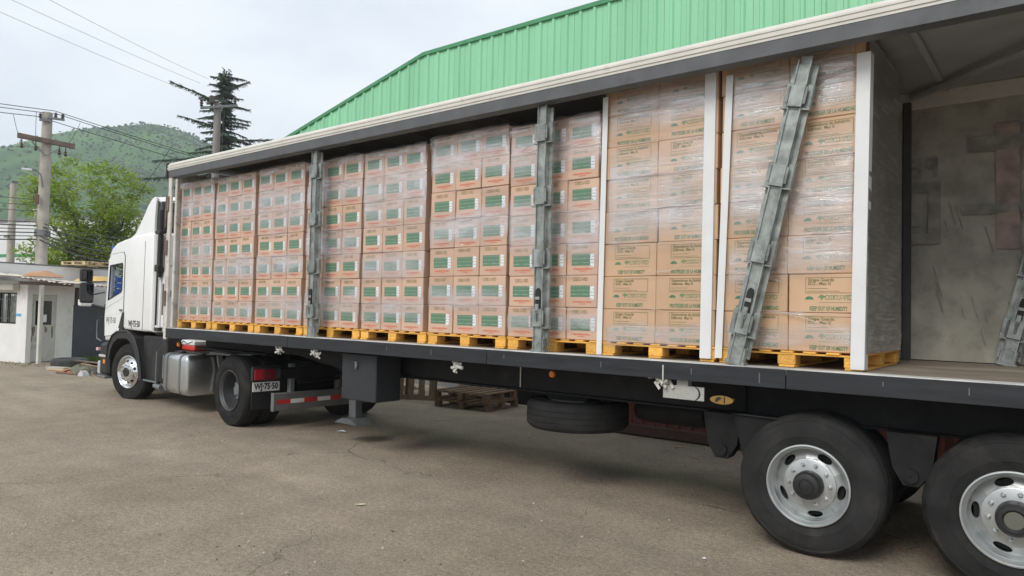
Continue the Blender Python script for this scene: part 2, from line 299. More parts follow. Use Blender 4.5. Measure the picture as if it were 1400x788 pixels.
# ------------------------------------------------------------------ mesh builder
class MB:
    def __init__(s): s.v = []; s.f = []; s.mi = []
    def add(s, vs, fs, mi=0):
        o = len(s.v); s.v += [tuple(v) for v in vs]; s.f += [tuple(i + o for i in f) for f in fs]; s.mi += [mi] * len(fs); return s
    def box(s, a, b, ch=0, mi=0, M=None):
        x0, y0, z0 = a; x1, y1, z1 = b
        c = Vector(((x0 + x1) / 2, (y0 + y1) / 2, (z0 + z1) / 2)); h = ((x1 - x0) / 2, (y1 - y0) / 2, (z1 - z0) / 2)
        ch = min(ch, .45 * min(h))
        if ch <= 0:
            vs = [Vector((i * h[0], j * h[1], k * h[2])) + c for i in (-1, 1) for j in (-1, 1) for k in (-1, 1)]
            fs = [(0, 1, 3, 2), (4, 6, 7, 5), (0, 4, 5, 1), (2, 3, 7, 6), (0, 2, 6, 4), (1, 5, 7, 3)]
        else:
            vs = []; idx = {}
            for i in (-1, 1):
                for j in (-1, 1):
                    for k in (-1, 1):
                        for ax in range(3):
                            p = [i * (h[0] - ch), j * (h[1] - ch), k * (h[2] - ch)]
                            p[ax] = (i, j, k)[ax] * h[ax]
                            idx[(i, j, k, ax)] = len(vs); vs.append(Vector(p) + c)
            fs = []
            for ax in range(3):
                u, v = [(1, 2), (2, 0), (0, 1)][ax]
                for sg in (-1, 1):
                    q = []
                    for (a1, b1) in ((-1, -1), (1, -1), (1, 1), (-1, 1)):
                        k = [0, 0, 0]; k[ax] = sg; k[u] = a1; k[v] = b1; q.append(idx[(*k, ax)])
                    fs.append(tuple(q if sg > 0 else q[::-1]))
            for ax in range(3):
                u, v = [(1, 2), (2, 0), (0, 1)][ax]
                for a1 in (-1, 1):
                    for b1 in (-1, 1):
                        k0 = [0, 0, 0]; k0[u] = a1; k0[v] = b1; k1 = k0[:]; k0[ax] = -1; k1[ax] = 1
                        fs.append((idx[(*k0, u)], idx[(*k1, u)], idx[(*k1, v)], idx[(*k0, v)]) if a1 * b1 > 0 else (idx[(*k0, v)], idx[(*k1, v)], idx[(*k1, u)], idx[(*k0, u)]))
            for i in (-1, 1):
                for j in (-1, 1):
                    for k in (-1, 1):
                        q = tuple(idx[(i, j, k, ax)] for ax in range(3)); fs.append(q if i * j * k > 0 else q[::-1])
        if M is not None: vs = [M @ v for v in vs]
        return s.add(vs, fs, mi)
    def prism(s, poly, d0, d1, ax='y', mi=0, M=None):
        """polygon in the two other axes, extruded along ax"""
        def P(a, b, d): return Vector((a, d, b)) if ax == 'y' else Vector((d, a, b)) if ax == 'x' else Vector((a, b, d))
        n = len(poly); vs = [P(a, b, d0) for a, b in poly] + [P(a, b, d1) for a, b in poly]
        fs = [tuple(range(n)), tuple(range(2 * n - 1, n - 1, -1))] + [((i + 1) % n, i, n + i, n + (i + 1) % n) for i in range(n)]
        if M is not None: vs = [M @ v for v in vs]
        return s.add(vs, fs, mi)
    def tube(s, pts, r, n=8, mi=0, cap=True):
        pts = [Vector(p) for p in pts]; rs = r if isinstance(r, (list, tuple)) else [r] * len(pts)
        vs = []; fs = []
        for i, p in enumerate(pts):
            d = (pts[min(i + 1, len(pts) - 1)] - pts[max(i - 1, 0)]).normalized()
            a = d.cross(Vector((0, 0, 1)) if abs(d.z) < .9 else Vector((1, 0, 0))).normalized(); b = d.cross(a)
            vs += [p + (a * cos(2 * pi * k / n) + b * sin(2 * pi * k / n)) * rs[i] for k in range(n)]
        for i in range(len(pts) - 1):
            for k in range(n):
                q = (k + 1) % n; fs.append((i * n + k, i * n + q, (i + 1) * n + q, (i + 1) * n + k))
        if cap: fs += [tuple(range(n))[::-1], tuple(range((len(pts) - 1) * n, len(pts) * n))]
        return s.add(vs, fs, mi)
    def lathe(s, prof, n=48, c=(0, 0, 0), ax='y', mi=0, closed=True):
        """profile of (radius, along-axis) pairs spun round the axis through c"""
        vs = []; fs = []; k = len(prof)
        for i in range(n):
            a = 2 * pi * i / n
            for r, h in prof:
                p = (r * cos(a), h, r * sin(a)) if ax == 'y' else (r * cos(a), r * sin(a), h) if ax == 'z' else (h, r * cos(a), r * sin(a))
                vs.append(Vector(p) + Vector(c))
        for i in range(n):
            j = (i + 1) % n
            for q in range(k if closed else k - 1):
                z = (q + 1) % k; fs.append((i * k + q, i * k + z, j * k + z, j * k + q))
        return s.add(vs, fs, mi)
    def mesh(s, name, mats, smooth=30):
        me = bpy.data.meshes.new(name); me.from_pydata(s.v, [], s.f)
        for mm in (mats if isinstance(mats, (list, tuple)) else [mats]): me.materials.append(mm)
        me.polygons.foreach_set('material_index', s.mi)
        me.validate()
        bm = bmesh.new(); bm.from_mesh(me); bmesh.ops.recalc_face_normals(bm, faces=bm.faces); bm.to_mesh(me); bm.free()
        if smooth:
            me.polygons.foreach_set('use_smooth', [True] * len(me.polygons)); me.set_sharp_from_angle(angle=R(smooth))
        me.update(); return me

WM = {}
def obj(name, me, parent=None, loc=(0, 0, 0), rot=(0, 0, 0)):
    o = bpy.data.objects.new(name, me); COL.objects.link(o)
    o.location = loc; o.rotation_euler = rot
    if parent is not None: o.parent = parent
    return o
def tag(o, label=None, cat=None, group=None, kind=None):
    if label: o['label'] = label
    if cat: o['category'] = cat
    if group: o['group'] = group
    if kind: o['kind'] = kind
    return o
def thing(name, label, cat, loc=(0, 0, 0), rotz=0, group=None, rot=None):
    o = bpy.data.objects.new(name, None); COL.objects.link(o); o.empty_display_size = .2
    o.location = loc; o.rotation_euler = rot or (0, 0, rotz)
    return tag(o, label, cat, group)
def part(name, mb, mats, parent, smooth=30, loc=(0, 0, 0), rot=(0, 0, 0)):
    return obj(name, mb.mesh(name, mats, smooth), parent, loc, rot)
def solo(name, mb, mats, label, cat, loc=(0, 0, 0), group=None, smooth=30, rot=(0, 0, 0), kind=None):
    return tag(obj(name, mb.mesh(name, mats, smooth), None, loc, rot), label, cat, group, kind)
def copy_tree(o, parent=None):
    c = o.copy(); COL.objects.link(c)
    if parent is not None: c.parent = parent
    for ch in list(o.children): copy_tree(ch, c)
    return c
_tx = {}
def text_mesh(txt, size, mats, bold=0., align='LEFT', extrude=.0008, mirror=False, width=None):
    """lettering as a mesh in the XZ plane facing -Y, its lower-left corner (or centre) at the origin"""
    cu = bpy.data.curves.new('lettering', 'FONT'); cu.body = txt; cu.size = size; cu.align_x = align; cu.offset = bold; cu.extrude = extrude
    cu.resolution_u = 2
    o = bpy.data.objects.new('lettering', cu); COL.objects.link(o)
    dg = bpy.context.evaluated_depsgraph_get(); me = bpy.data.meshes.new_from_object(o.evaluated_get(dg))
    bpy.data.objects.remove(o); bpy.data.curves.remove(cu)
    xs = [v.co.x for v in me.vertices]; sx = 1
    if width and xs: sx = width / max(1e-6, max(xs) - min(xs))
    me.transform(Matrix(((sx * (-1 if mirror else 1), 0, 0, 0), (0, 0, -1, 0), (0, 1, 0, 0), (0, 0, 0, 1))))
    me.materials.clear()
    for mm in (mats if isinstance(mats, (list, tuple)) else [mats]): me.materials.append(mm)
    return me
def text_into(mb, txt, size, x, z, bold=0., width=None, align='LEFT', mi=0):
    me = text_mesh(txt, size, BLACKINK, bold, align, .0006, False, width)
    mb.add([(v.co.x + x, v.co.y, v.co.z + z) for v in me.vertices], [tuple(p.vertices) for p in me.polygons], mi)
    bpy.data.meshes.remove(me)

# ================================================================== GROUND, HILL
mb = MB(); mb.add([(-2500, -1500, 0), (1500, -1500, 0), (1500, 2500, 0), (-2500, 2500, 0)], [(0, 1, 2, 3)])
g = obj('ground', mb.mesh('ground', mat_ground(), 0)); tag(g, 'dusty worn grey brown asphalt yard', None, None, 'structure')

def lerp(tab, x):
    if x <= tab[0][0]: return tab[0][1]
    for (a, b), (c, d) in zip(tab, tab[1:]):
        if x <= c: return b + (d - b) * (x - a) / (c - a)
    return tab[-1][1]
RIDGE = [(-700, 40), (-480, 62), (-300, 80), (-180, 98), (-94, 116), (-66, 129.5), (-39, 139), (-18, 143.5), (-4, 147.5), (8, 149.5), (22, 148), (38, 143.5), (56, 133), (84, 113), (130, 88), (200, 55), (400, 25), (700, 10)]
HAZ = R(-66.2); HR = Vector((sin(HAZ), cos(HAZ), 0)); HT = Vector((cos(HAZ), -sin(HAZ), 0))
rnd = random.Random(3)
WV = [(rnd.uniform(.01, .07), rnd.uniform(.01, .07), rnd.uniform(0, 6.3), rnd.uniform(.3, 1.6)) for _ in range(14)]
def hill_h(t, s):
    r = lerp(RIDGE, t)
    if s < 0:
        k = max(0, 1 + s / 380.0); base = r * (k ** 1.25)
    else: base = r - s * .45
    wob = sum(A * sin(a * t + b * s + p) for a, b, p, A in WV) * min(1, max(0, -s / 60))
    gul = 4.5 * sin(t * .045 + s * .01) * min(1, max(0, -s / 90)) * max(0, 1 + s / 380)
    return base + wob * .8 + gul
mb = MB(); TN, SN = 150, 56
for j in range(SN + 1):
    s_ = -380 + 480 * j / SN
    for i in range(TN + 1):
        t_ = -700 + 1400 * i / TN
        p = HR * (650 + s_) + HT * t_; mb.v.append((p.x, p.y, hill_h(t_, s_) - .5))
for j in range(SN):
    for i in range(TN):
        a = j * (TN + 1) + i; mb.f.append((a, a + 1, a + TN + 2, a + TN + 1)); mb.mi.append(0)
hill = obj('hill', mb.mesh('hill', mat_hill(), 180)); tag(hill, 'green scrub covered hill behind the yard', None, None, 'structure')
SCRUB = mat_leaf('scrub_leaf', (.034, .068, .033), (.062, .11, .048), .1)
mb = MB()
def blob(mb, c, r, rng, flat=.75):
    t = (1 + 5 ** .5) / 2
    V = [(-1, t, 0), (1, t, 0), (-1, -t, 0), (1, -t, 0), (0, -1, t), (0, 1, t), (0, -1, -t), (0, 1, -t), (t, 0, -1), (t, 0, 1), (-t, 0, -1), (-t, 0, 1)]
    F = [(0, 11, 5), (0, 5, 1), (0, 1, 7), (0, 7, 10), (0, 10, 11), (1, 5, 9), (5, 11, 4), (11, 10, 2), (10, 7, 6), (7, 1, 8), (3, 9, 4), (3, 4, 2), (3, 2, 6), (3, 6, 8), (3, 8, 9), (4, 9, 5), (2, 4, 11), (6, 2, 10), (8, 6, 7), (9, 8, 1)]
    mb.add([Vector(c) + Vector(v).normalized() * r * rng.uniform(.6, 1.25) * 1.0 + Vector((0, 0, 0)) if True else 0 for v in V], F)
for k in range(16000):
    t_ = rnd.uniform(-330, 160); s_ = -365 * (rnd.random() ** 1.1)
    dens = .30 + .70 * min(1, max(0, (t_ + 60) / 70)) if s_ > -250 else .3
    if s_ < -200 and rnd.random() < .5: continue
    if rnd.random() > dens: continue
    p = HR * (650 + s_) + HT * t_; r_ = rnd.uniform(.4, 1.15) * (1.5 if rnd.random() < .06 else 1)
    blob(mb, (p.x, p.y, hill_h(t_, s_) + .2 * r_), r_, rnd)
tag(obj('hillside_scrub', mb.mesh('hillside_scrub', SCRUB, 0)), 'dark bushes dotted over the green hill', 'scrub', None, 'stuff')

# ================================================================== WAREHOUSE behind the trailer
WY = 12.0
wh = thing('warehouse', 'mint green ribbed metal warehouse with sloping roof corner, rising behind the trailer', 'warehouse', (-4, WY, 0))
def roof_z(x): return 7.93 if x > -12.4 else 7.93 - (-12.4 - x) * .232
def clad(x0, x1, z0, z1a, z1b):
    m_ = MB(); wx = x1 - x0
    cs = [(0, 0), (wx * .30, 0), (wx * .38, -.035), (wx * .52, -.035), (wx * .60, 0), (wx - .004, 0)]
    top = lambda x: z1a + (z1b - z1a) * x / wx
    vs = [(x, y, 0) for x, y in cs] + [(x, y, top(x) - z0) for x, y in cs]; n = len(cs)
    m_.add(vs, [(i, i + 1, n + i + 1, n + i) for i in range(n - 1)]); return m_
PW = .335; x = -20.1; flat_me = None; k = 0
while x < 9:
    a, b = roof_z(x), roof_z(x + PW)
    if abs(a - b) < 1e-6:
        if flat_me is None: flat_me = clad(0, PW, 5.6, a, b).mesh('cladding_panel', MINT, 25)
        me = flat_me
    else: me = clad(0, PW, 5.6, a, b).mesh('cladding_panel', MINT, 25)
    obj('cladding_panel', me, wh, (x + 4, random.uniform(-.002, .002), 5.6)); x += PW
mb = MB()
pts = [(-20.1, roof_z(-20.1)), (-12.4, 7.93), (9, 7.93)]
for (xa, za), (xb, zb) in zip(pts, pts[1:]):
    mb.prism([(xa, za - .02), (xb, zb - .02), (xb, zb + .07), (xa, za + .07)], -.05, .25, 'y')
mb.v = [(a + 4, b, c) for a, b, c in mb.v]
part('eaves_trim', mb, MINTT, wh)
mb = MB()
mb.prism([(-20.1, 6.15), (-20.1, 0.0), (9, 0.0), (9, 7.85), (-12.4, 7.85)], .05, 14, 'y'); mb.v = [(a + 4, b, c) for a, b, c in mb.v]
part('wall', mb, GREYW, wh, 0)

# maroon corrugated container behind the trailer
cn = thing('steel_container', 'maroon corrugated steel container on the ground behind the trailer', 'container', (-2.4, 9.4, 0))
mb = MB(); cs = []
for i in range(32):
    x0 = -3.05 + i * .19; cs += [(x0, 0.03), (x0 + .07, 0.03), (x0 + .095, .065), (x0 + .165, .065)]
n = len(cs); mb.add([(x, y, .17) for x, y in cs] + [(x, y, 2.45) for x, y in cs], [(i, i + 1, n + i + 1, n + i) for i in range(n - 1)])
part('corrugated_side', mb, MAROON, cn, 20)
mb = MB().box((-3.1, -.02, .02), (3.1, .12, .17), .01); part('bottom_rail', mb, mat('dark_maroon', (.075, .035, .03), .6, dirt=.4), cn)
mb = MB().box((-3.1, 0, 2.45), (3.1, .12, 2.6), .01); part('top_rail', mb, MAROON, cn)
mb = MB().box((-3.1, .1, .1), (3.1, 2.4, 2.55), .01); part('container_shell', mb, MAROON, cn)
for xx in (-3.1, 3.0):
    mb = MB().box((xx, -.01, .17), (xx + .1, .1, 2.45), .01); part('corner_post', mb, MAROON, cn)

# ================================================================== GATEHOUSE
GH = thing('gatehouse', 'small whitewashed gatehouse with peeling door and zinc awning', 'hut', (-23.37, 7.33, 0), math.atan2(.207, .978))
mb = MB()
# window wall with real opening, door wall, back and far walls
def wall_hole(mb, a0, a1, z0, z1, holes, d0, d1, ax, mi=0):
    """a wall as boxes around rectangular holes (sorted by a)"""
    cur = a0
    def bx(p, q, r, s):
        if q - p < 1e-4 or s - r < 1e-4: return
        if ax == 'y': mb.box((p, d0, r), (q, d1, s), 0, mi)
        else: mb.box((d0, p, r), (d1, q, s), 0, mi)
    for (h0, h1, b0, b1) in holes:
        bx(cur, h0, z0, z1); bx(h0, h1, z0, b0); bx(h0, h1, b1, z1); cur = h1
    bx(cur, a1, z0, z1)
wall_hole(mb, -4.2, 0, 0, 2.35, [(-1.42, -.52, 1.10, 2.0)], 0, .14, 'y')
wall_hole(mb, .14, 1.32, 0, 2.35, [(.14, .84, 0, 1.95)], -.14, 0, 'x')
mb.box((-4.2, 1.18, 0), (-.14, 1.32, 2.35)); mb.box((-4.2, .14, 0), (-4.06, 1.18, 2.35))
part('wall', mb, WPAINT, GH, 0)
mb = MB().box((-4.06, .14, .0), (-.14, 1.18, .03)); part('hut_floor', mb, CONC, GH, 0)
fr = MB()
for a, b in (((-1.42, .02, 1.10), (-1.37, .08, 2.0)), ((-.57, .02, 1.10), (-.52, .08, 2.0)), ((-1.0, .02, 1.10), (-.96, .08, 2.0)), ((-1.37, .02, 1.10), (-.57, .08, 1.14)), ((-1.37, .02, 1.96), (-.57, .08, 2.0))): fr.box(a, b)
wf = part('window_frame', fr, BLK, GH, 0)
part('window_pane', MB().box((-1.37, .045, 1.14), (-.57, .052, 1.96)), GLASS, wf, 0)
bars = MB()
for k in range(7): bars.tube([(-1.34 + k * .12, -.012, 1.1), (-1.34 + k * .12, -.012, 2.0)], .007, 6)
for zz in (1.25, 1.8): bars.tube([(-1.42, -.02, zz), (-.52, -.02, zz)], .007, 6)
part('window_bar', bars, GREYP, GH)
part('blind', MB().box((-1.3, .12, 1.14), (-.6, .13, 1.9)), mat('pale_blind', (.4, .39, .34), .9, var=.4, scale=9), GH, 0)
part('air_conditioner', MB().box((-1.55, -.2, 2.06), (-.38, -.002, 2.24), .02), CREAM, GH)
part('wall_sticker', MB().box((-.5, -.006, 1.32), (-.26, -.001, 1.40)), mat('sky_blue_sticker', (.12, .42, .72), .6), GH, 0)
dr = MB(); wall_hole(dr, .15, .83, .02, 1.94, [(.23, .74, 1.06, 1.80)], -.09, -.05, 'x')
door = part('door', dr, mat('peeling_door_paint', (.55, .55, .51), .8, var=.06, dirt=.45, dcol=(.19, .16, .12), dscale=3.2), GH, 0)
part('pane', MB().box((-.075, .23, 1.06), (-.068, .74, 1.80)), GLASS, door, 0)
df = MB()
for a, b in (((-.065, .21, 1.04), (-.035, .25, 1.82)), ((-.065, .72, 1.04), (-.035, .76, 1.82)), ((-.065, .25, 1.04), (-.035, .72, 1.08)), ((-.065, .25, 1.78), (-.035, .72, 1.82))): df.box(a, b)
part('frame', df, CREAM, door, 0)
part('notice', MB().box((-.052, .40, 1.16), (-.049, .58, 1.38)), WHITE, door, 0)
part('handle', MB().box((-.05, .17, .98), (.02, .21, 1.02), .005), GREYP, door)
pp_r = random.Random(6)
for (vc, zc, ww, hh) in ((.22, .93, .10, .34), (.36, .98, .07, .18), (.56, .96, .09, .22), (.75, .90, .06, .36), (.19, .70, .05, .22)):
    pg = []
    for k in range(11):
        a = 2 * pi * k / 11; rr = pp_r.uniform(.55, 1.1); pg.append((vc + ww / 2 * rr * cos(a), zc + hh / 2 * rr * sin(a) * (1.25 if sin(a) < 0 else 1)))
    part('peeled_patch', MB().prism(pg, -.0495, -.0475, 'x'), mat('bare_grey_wood', (.20, .175, .145), .9, var=.4, scale=25), door, 0)
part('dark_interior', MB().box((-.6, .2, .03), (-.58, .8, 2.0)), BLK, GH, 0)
def sheet_roof(name, u0, u1, v0, v1, z00, z10, z01, z11, m_):
    mb = MB(); nv = int((v1 - v0) / .035); vs = []
    for j in range(nv + 1):
        f = j / nv
        for i in range(9):
            h = i / 8; z = (z00 * (1 - h) + z10 * h) * (1 - f) + (z01 * (1 - h) + z11 * h) * f
            vs.append((u0 + (u1 - u0) * h, v0 + (v1 - v0) * f, z + .012 * (1 if (j // 2) % 2 else -1) + .012 * sin(j * .6 + i)))
    fs = [(j * 9 + i, j * 9 + i + 1, j * 9 + i + 10, j * 9 + i + 9) for j in range(nv) for i in range(8)]
    fs += [tuple(q + len(vs) for q in f[::-1]) for f in fs]; vs = vs + [(a, b, c - .006) for a, b, c in vs]
    mb.add(vs, fs); return part(name, mb, m_, GH, 20)
sheet_roof('awning_sheet', -2.6, .55, -.62, 1.02, 2.62, 2.44, 2.60, 2.25, TINROOF)
sheet_roof('awning_sheet', -2.6, .62, .98, 3.1, 2.50, 2.31, 2.46, 2.16, TINROOF)
part('awning_beam', MB().box((.40, -.5, 2.22), (.48, 1.0, 2.31)), DWOOD, GH)
part('awning_post', MB().box((.46, .03, 0), (.56, .13, 2.22), .008), CREAM, GH)
part('roof_parapet', MB().box((-2.85, -2.5, 2.2), (-2.69, 4.6, 2.93), .01), mat('parapet_white', (.82, .82, .80), .8, var=.04), GH)
part('parapet_cap', MB().box((-2.9, -2.5, 2.932), (-2.67, 4.6, 2.965), .01), GREYP, GH)
part('rear_room', MB().box((-6.5, 2.45, 0), (-2.7, 4.6, 2.9)), WPAINT, GH, 0)
gt = thing('yard_gate', 'dark slate blue sheet metal gate beside the gatehouse', 'gate', (-23.37, 7.33, 0), math.atan2(.207, .978))
part('gate_sheet', MB().box((-.06, 1.34, .08), (-.02, 4.2, 1.64), .005), GATE, gt)
for vv in (1.36, 2.8, 4.1): part('gate_stile', MB().box((-.12, vv, .02), (-.065, vv + .06, 1.68), .005), GATE, gt)
part('gate_post', MB().box((-.25, 1.5, 0), (-.14, 1.6, 2.2), .005), DWOOD, gt)
def crumple(name, m_, c, sx, sy, sz, label, cat, seed, group=None, n=9, rz=0):
    r_ = random.Random(seed); mb = MB(); vs = []
    for j in range(n):
        for i in range(n):
            a, b = i / (n - 1) * 2 - 1, j / (n - 1) * 2 - 1
            h = max(0, 1 - max(abs(a), abs(b)) ** 2.5) * (.55 + .45 * r_.random())
            vs.append((a * sx * (1 + r_.uniform(-.1, .1)), b * sy * (1 + r_.uniform(-.1, .1)), h * sz))
    fs = [(j * n + i, j * n + i + 1, j * n + n + i + 1, j * n + n + i) for j in range(n - 1) for i in range(n - 1)]
    ring = [i for i in range(n)] + [j * n + n - 1 for j in range(1, n)] + [n * n - 1 - i for i in range(1, n)] + [(n - 1 - j) * n for j in range(1, n - 1)]
    fs.append(tuple(ring[::-1])); mb.add(vs, fs)
    return solo(name, mb, m_, label, cat, c, group, 50, (0, 0, rz))
crumple('folded_tarp', BRICKT, (-24.15, 7.95, 2.49), .5, .32, .20, 'brown folded tarp lying on the zinc awning of the gatehouse', 'tarp', 3, rz=1.3)
crumple('folded_tarp', YTARP, (-23.85, 9.4, 2.41), .45, .50, .20, 'yellow folded tarp on the awning nearest the truck cab', 'tarp', 5, rz=.4)
# ================================================================== far white building
fb = thing('white_building', 'long low white building with roof vents behind the leafy tree', 'building', (-58, 17, 0), R(-73.5) + pi / 2)
part('wall', MB().box((-9, 0, 0), (16, 9, 7.2)), HOUSE, fb, 0)
part('roof_edge', MB().box((-9.1, -.1, 7.2), (16.1, 9.1, 7.4)), GREYP, fb, 0)
part('green_band', MB().box((-9, -.03, 4.75), (16, -.005, 4.95)), MINTT, fb, 0)
for xx in (1.0, 1.9): part('roof_vent', MB().tube([(xx, 1, 7.4), (xx, 1, 8.0)], .1, 8).tube([(xx, 1, 8.0), (xx, 1, 8.2)], .15, 8), HOUSE, fb)
for k in range(12): part('wall_joint', MB().box((-8 + k * 2.1, -.02, 0), (-7.96 + k * 2.1, -.004, 7.2)), mat('joint_grey', (.45, .47, .47), .8), fb, 0)

# ================================================================== WHEELS
def tyre_mesh(Rr=.53, rr=.292, W=.285, lugs=False, n=80):
    half = [(rr, .03), (rr + .012, .010), (rr + .03, .002), (rr + .07, -.004), (rr + .072, -.0065), (rr + .078, -.0065), (rr + .08, -.005), (Rr - .09, -.004), (Rr - .07, .0), (Rr - .05, .005), (Rr - .046, .0025), (Rr - .038, .004), (Rr - .02, .020), (Rr - .006, .034), (Rr, .05)]
    gro = []
    for gy in (.085, .1425, .20): gro += [(Rr + .002, gy - .008), (Rr - .004, gy - .005), (Rr - .004, gy + .005), (Rr + .002, gy + .008)]
    prof = half + gro + [(r, W - y) for r, y in half[::-1]]
    mb = MB(); k = len(prof); n = 96
    for i in range(n):
        a = 2 * pi * i / n
        for q, (r, y) in enumerate(prof):
            if (12 <= q <= 14 or k - 15 <= q <= k - 13) and i % 4 in (0, 1): r -= .012 if lugs else .0025
            r += .0015 * sin(a * 7 + q); mb.v.append((r * cos(a), y, r * sin(a)))
    for i in range(n):
        j = (i + 1) % n
        for q in range(k):
            z = (q + 1) % k; mb.f.append((i * k + q, i * k + z, j * k + z, j * k + q)); mb.mi.append(0)
    return mb.mesh('wheel', RUB, 28)
def rim_mesh(M_, holes=5, y1=.085, y2=.055, barrel=.085, rf=.165, hw=.052, hh=.023, back=.2, rot=0, ro=.234):
    mb = MB()
    mb.lathe([(.296, .035), (.305, .0), (.303, -.010), (.293, -.012), (.284, -.004), (.278, .018), (.266, .03), (.2645, max(.045, barrel * .7)), (max(.247, ro + .0015), y1 + .003), (ro - .002, y1), (ro - .002, y1 + .006), (.25, y1 + .012), (.262, back), (.285, back + .03)], 64, ax='y')
    r1, r2 = ro, rf; al = pi / holes; rm = (r1 + r2) / 2
    yy = lambda r: y1 + (y2 - y1) * (r1 - r) / (r1 - r2)
    for s in range(holes):
        a0 = 2 * al * s + rot; P = []
        for k in range(24):
            b = 2 * pi * k / 24; cx, cy = cos(b), sin(b); m_ = max(abs(cx), abs(cy)); P.append((cx / m_ * al, rm + cy / m_ * (r1 - r2) / 2, cx * hw / rm, rm + cy * hh))
        vs = []
        for (t1, q1, t2, q2) in P:
            vs += [(q1 * cos(a0 + t1), yy(q1), q1 * sin(a0 + t1)), (q2 * cos(a0 + t2), yy(q2), q2 * sin(a0 + t2)), (q2 * cos(a0 + t2), yy(q2) + .02, q2 * sin(a0 + t2))]
        fs = []
        for k in range(24):
            j = (k + 1) % 24; fs += [(3 * k, 3 * j, 3 * j + 1, 3 * k + 1), (3 * k + 1, 3 * j + 1, 3 * j + 2, 3 * k + 2)]
        mb.add(vs, fs)
    mb.lathe([(rf + .006, y2 + .004), (rf + .004, y2 - .004), (rf - .004, y2 - .008), (.06, y2 - .008), (.06, y2 + .03), (rf, y2 + .03)], 48, ax='y')
    return mb.mesh('rim', M_, 35)
def drum_mesh(y): return MB().lathe([(.02, y), (.235, y), (.24, y + .1), (.02, y + .1)], 32, ax='y').mesh('brake_drum', BLK, 30)
def nut_mesh(): return MB().lathe([(.0005, -.022), (.009, -.021), (.012, -.012), (.016, -.008), (.018, 0), (.0005, 0.001)], 6, ax='y').mesh('lug_nut', ALU, 20)
TY = tyre_mesh(); TYL = tyre_mesh(lugs=True); NUT = nut_mesh()
RIM_T = rim_mesh(ALU, 5, .105, .060, .105, rf=.186, hw=.056, hh=.027, rot=R(63), ro=.259); RIM_D = rim_mesh(mat('dark_rim', (.07, .072, .075), .5, .3, var=.2, dirt=.4), 10, .185, .16, .17, hw=.03, hh=.02, back=.22); RIM_F = rim_mesh(CHROME, 10, .02, -.035, .035, hw=.030, hh=.020, back=.2)
DRUM_T, DRUM_D = drum_mesh(.115), drum_mesh(.215)
HUB_T = MB().lathe([(.0005, -.052), (.06, -.050), (.090, -.040), (.100, -.026), (.106, .0), (.106, .055), (.0005, .056)], 32).lathe([(.045, -.050), (.047, -.057), (.056, -.057), (.058, -.049)], 24).mesh('hub_cap', PLAS, 30)
HUB_T2 = MB().lathe([(.0005, -.055), (.055, -.055), (.057, -.052)], 32, mi=1, closed=False).lathe([(.057, -.052), (.07, -.066), (.088, -.064), (.104, -.045), (.110, .0), (.110, .056), (.0005, .057)], 32, closed=False).mesh('hub_cap', [PLAS, mat('grease_cap', (.16, .16, .13), .4, .3)], 30)
HUB_D = MB().lathe([(.0005, .10), (.07, .10), (.09, .115), (.10, .15), (.0005, .15)], 32).mesh('hub_cap', GREYP, 30)
HUB_F = MB().lathe([(.0005, -.055), (.05, -.055), (.07, -.06), (.082, -.05), (.085, -.02), (.0005, -.02)], 32).mesh('hub_cap', PLAS, 30)
def wheel(parent, loc, ty, rim, hub, drum=None, nuty=None, nutr=.132, steer=0, label=None, nuts=10, spin=None):
    wv = obj('wheel', ty, parent, loc, (0, random.uniform(0, 6) if spin is None else spin, steer))
    if label: wv['label'] = label
    if rim: obj('rim', rim, wv)
    if hub: obj('hub_cap', hub, wv)
    if drum: obj('brake_drum', drum, wv)
    if nuty is not None:
        for k in range(nuts):
            a = 2 * pi * k / nuts; obj('lug_nut', NUT, wv, (nutr * cos(a), nuty, nutr * sin(a)))
    return wv

# ================================================================== SEMI TRAILER
TX0, TY0 = -5.0, 6.67
TRL = thing('semi_trailer', 'long black curtain side semi trailer with open side, loaded with wrapped pallets', 'trailer', (TX0, TY0, 0))
YN, YF, ZD = 5.45, 7.90, 1.40
XF, XR = -11.50, 2.6; XA = -11.27
def tp(name, mb, m_, parent=TRL, smooth=30):
    mb.v = [(a - TX0, b - TY0, c) for a, b, c in mb.v]; return part(name, mb, m_, parent, smooth)
# deck, with the pale worn edge along the near side
tp('deck_floor', MB().box((XF, YN + .165, ZD - .06), (XR, YF - .02, ZD)), DECK, smooth=0)
tp('deck_edge', MB().box((XA, YN + .004, ZD - .045), (XR, YN + .16, ZD + .0035), .004), mat('worn_deck_edge', (.58, .57, .54), .6, .1, var=.25, dirt=.5, dcol=(.12, .12, .12), dscale=5, stretch=(.5, 1, 1)))
seg = [XA, -8.0, -4.62, -1.7, XR]
for a, b in zip(seg, seg[1:]):
    tp('side_rail', MB().box((a + .003, YN - .012, ZD - .145), (b - .003, YN, ZD - .002), .006).box((a + .003, YN, ZD - .145), (b - .003, YN + .12, ZD - .125)), RAIL)
tp('side_rail', MB().box((XF, YF, ZD - .15), (XR, YF + .02, ZD + .02), .005), RAIL)
for k in range(46):
    xx = XF + .3 + k * .3
    if k % 3 == 0: tp('cross_member', MB().box((xx, YN + .13, ZD - .16), (xx + .06, YF - .03, ZD - .062)), BLK, smooth=0)
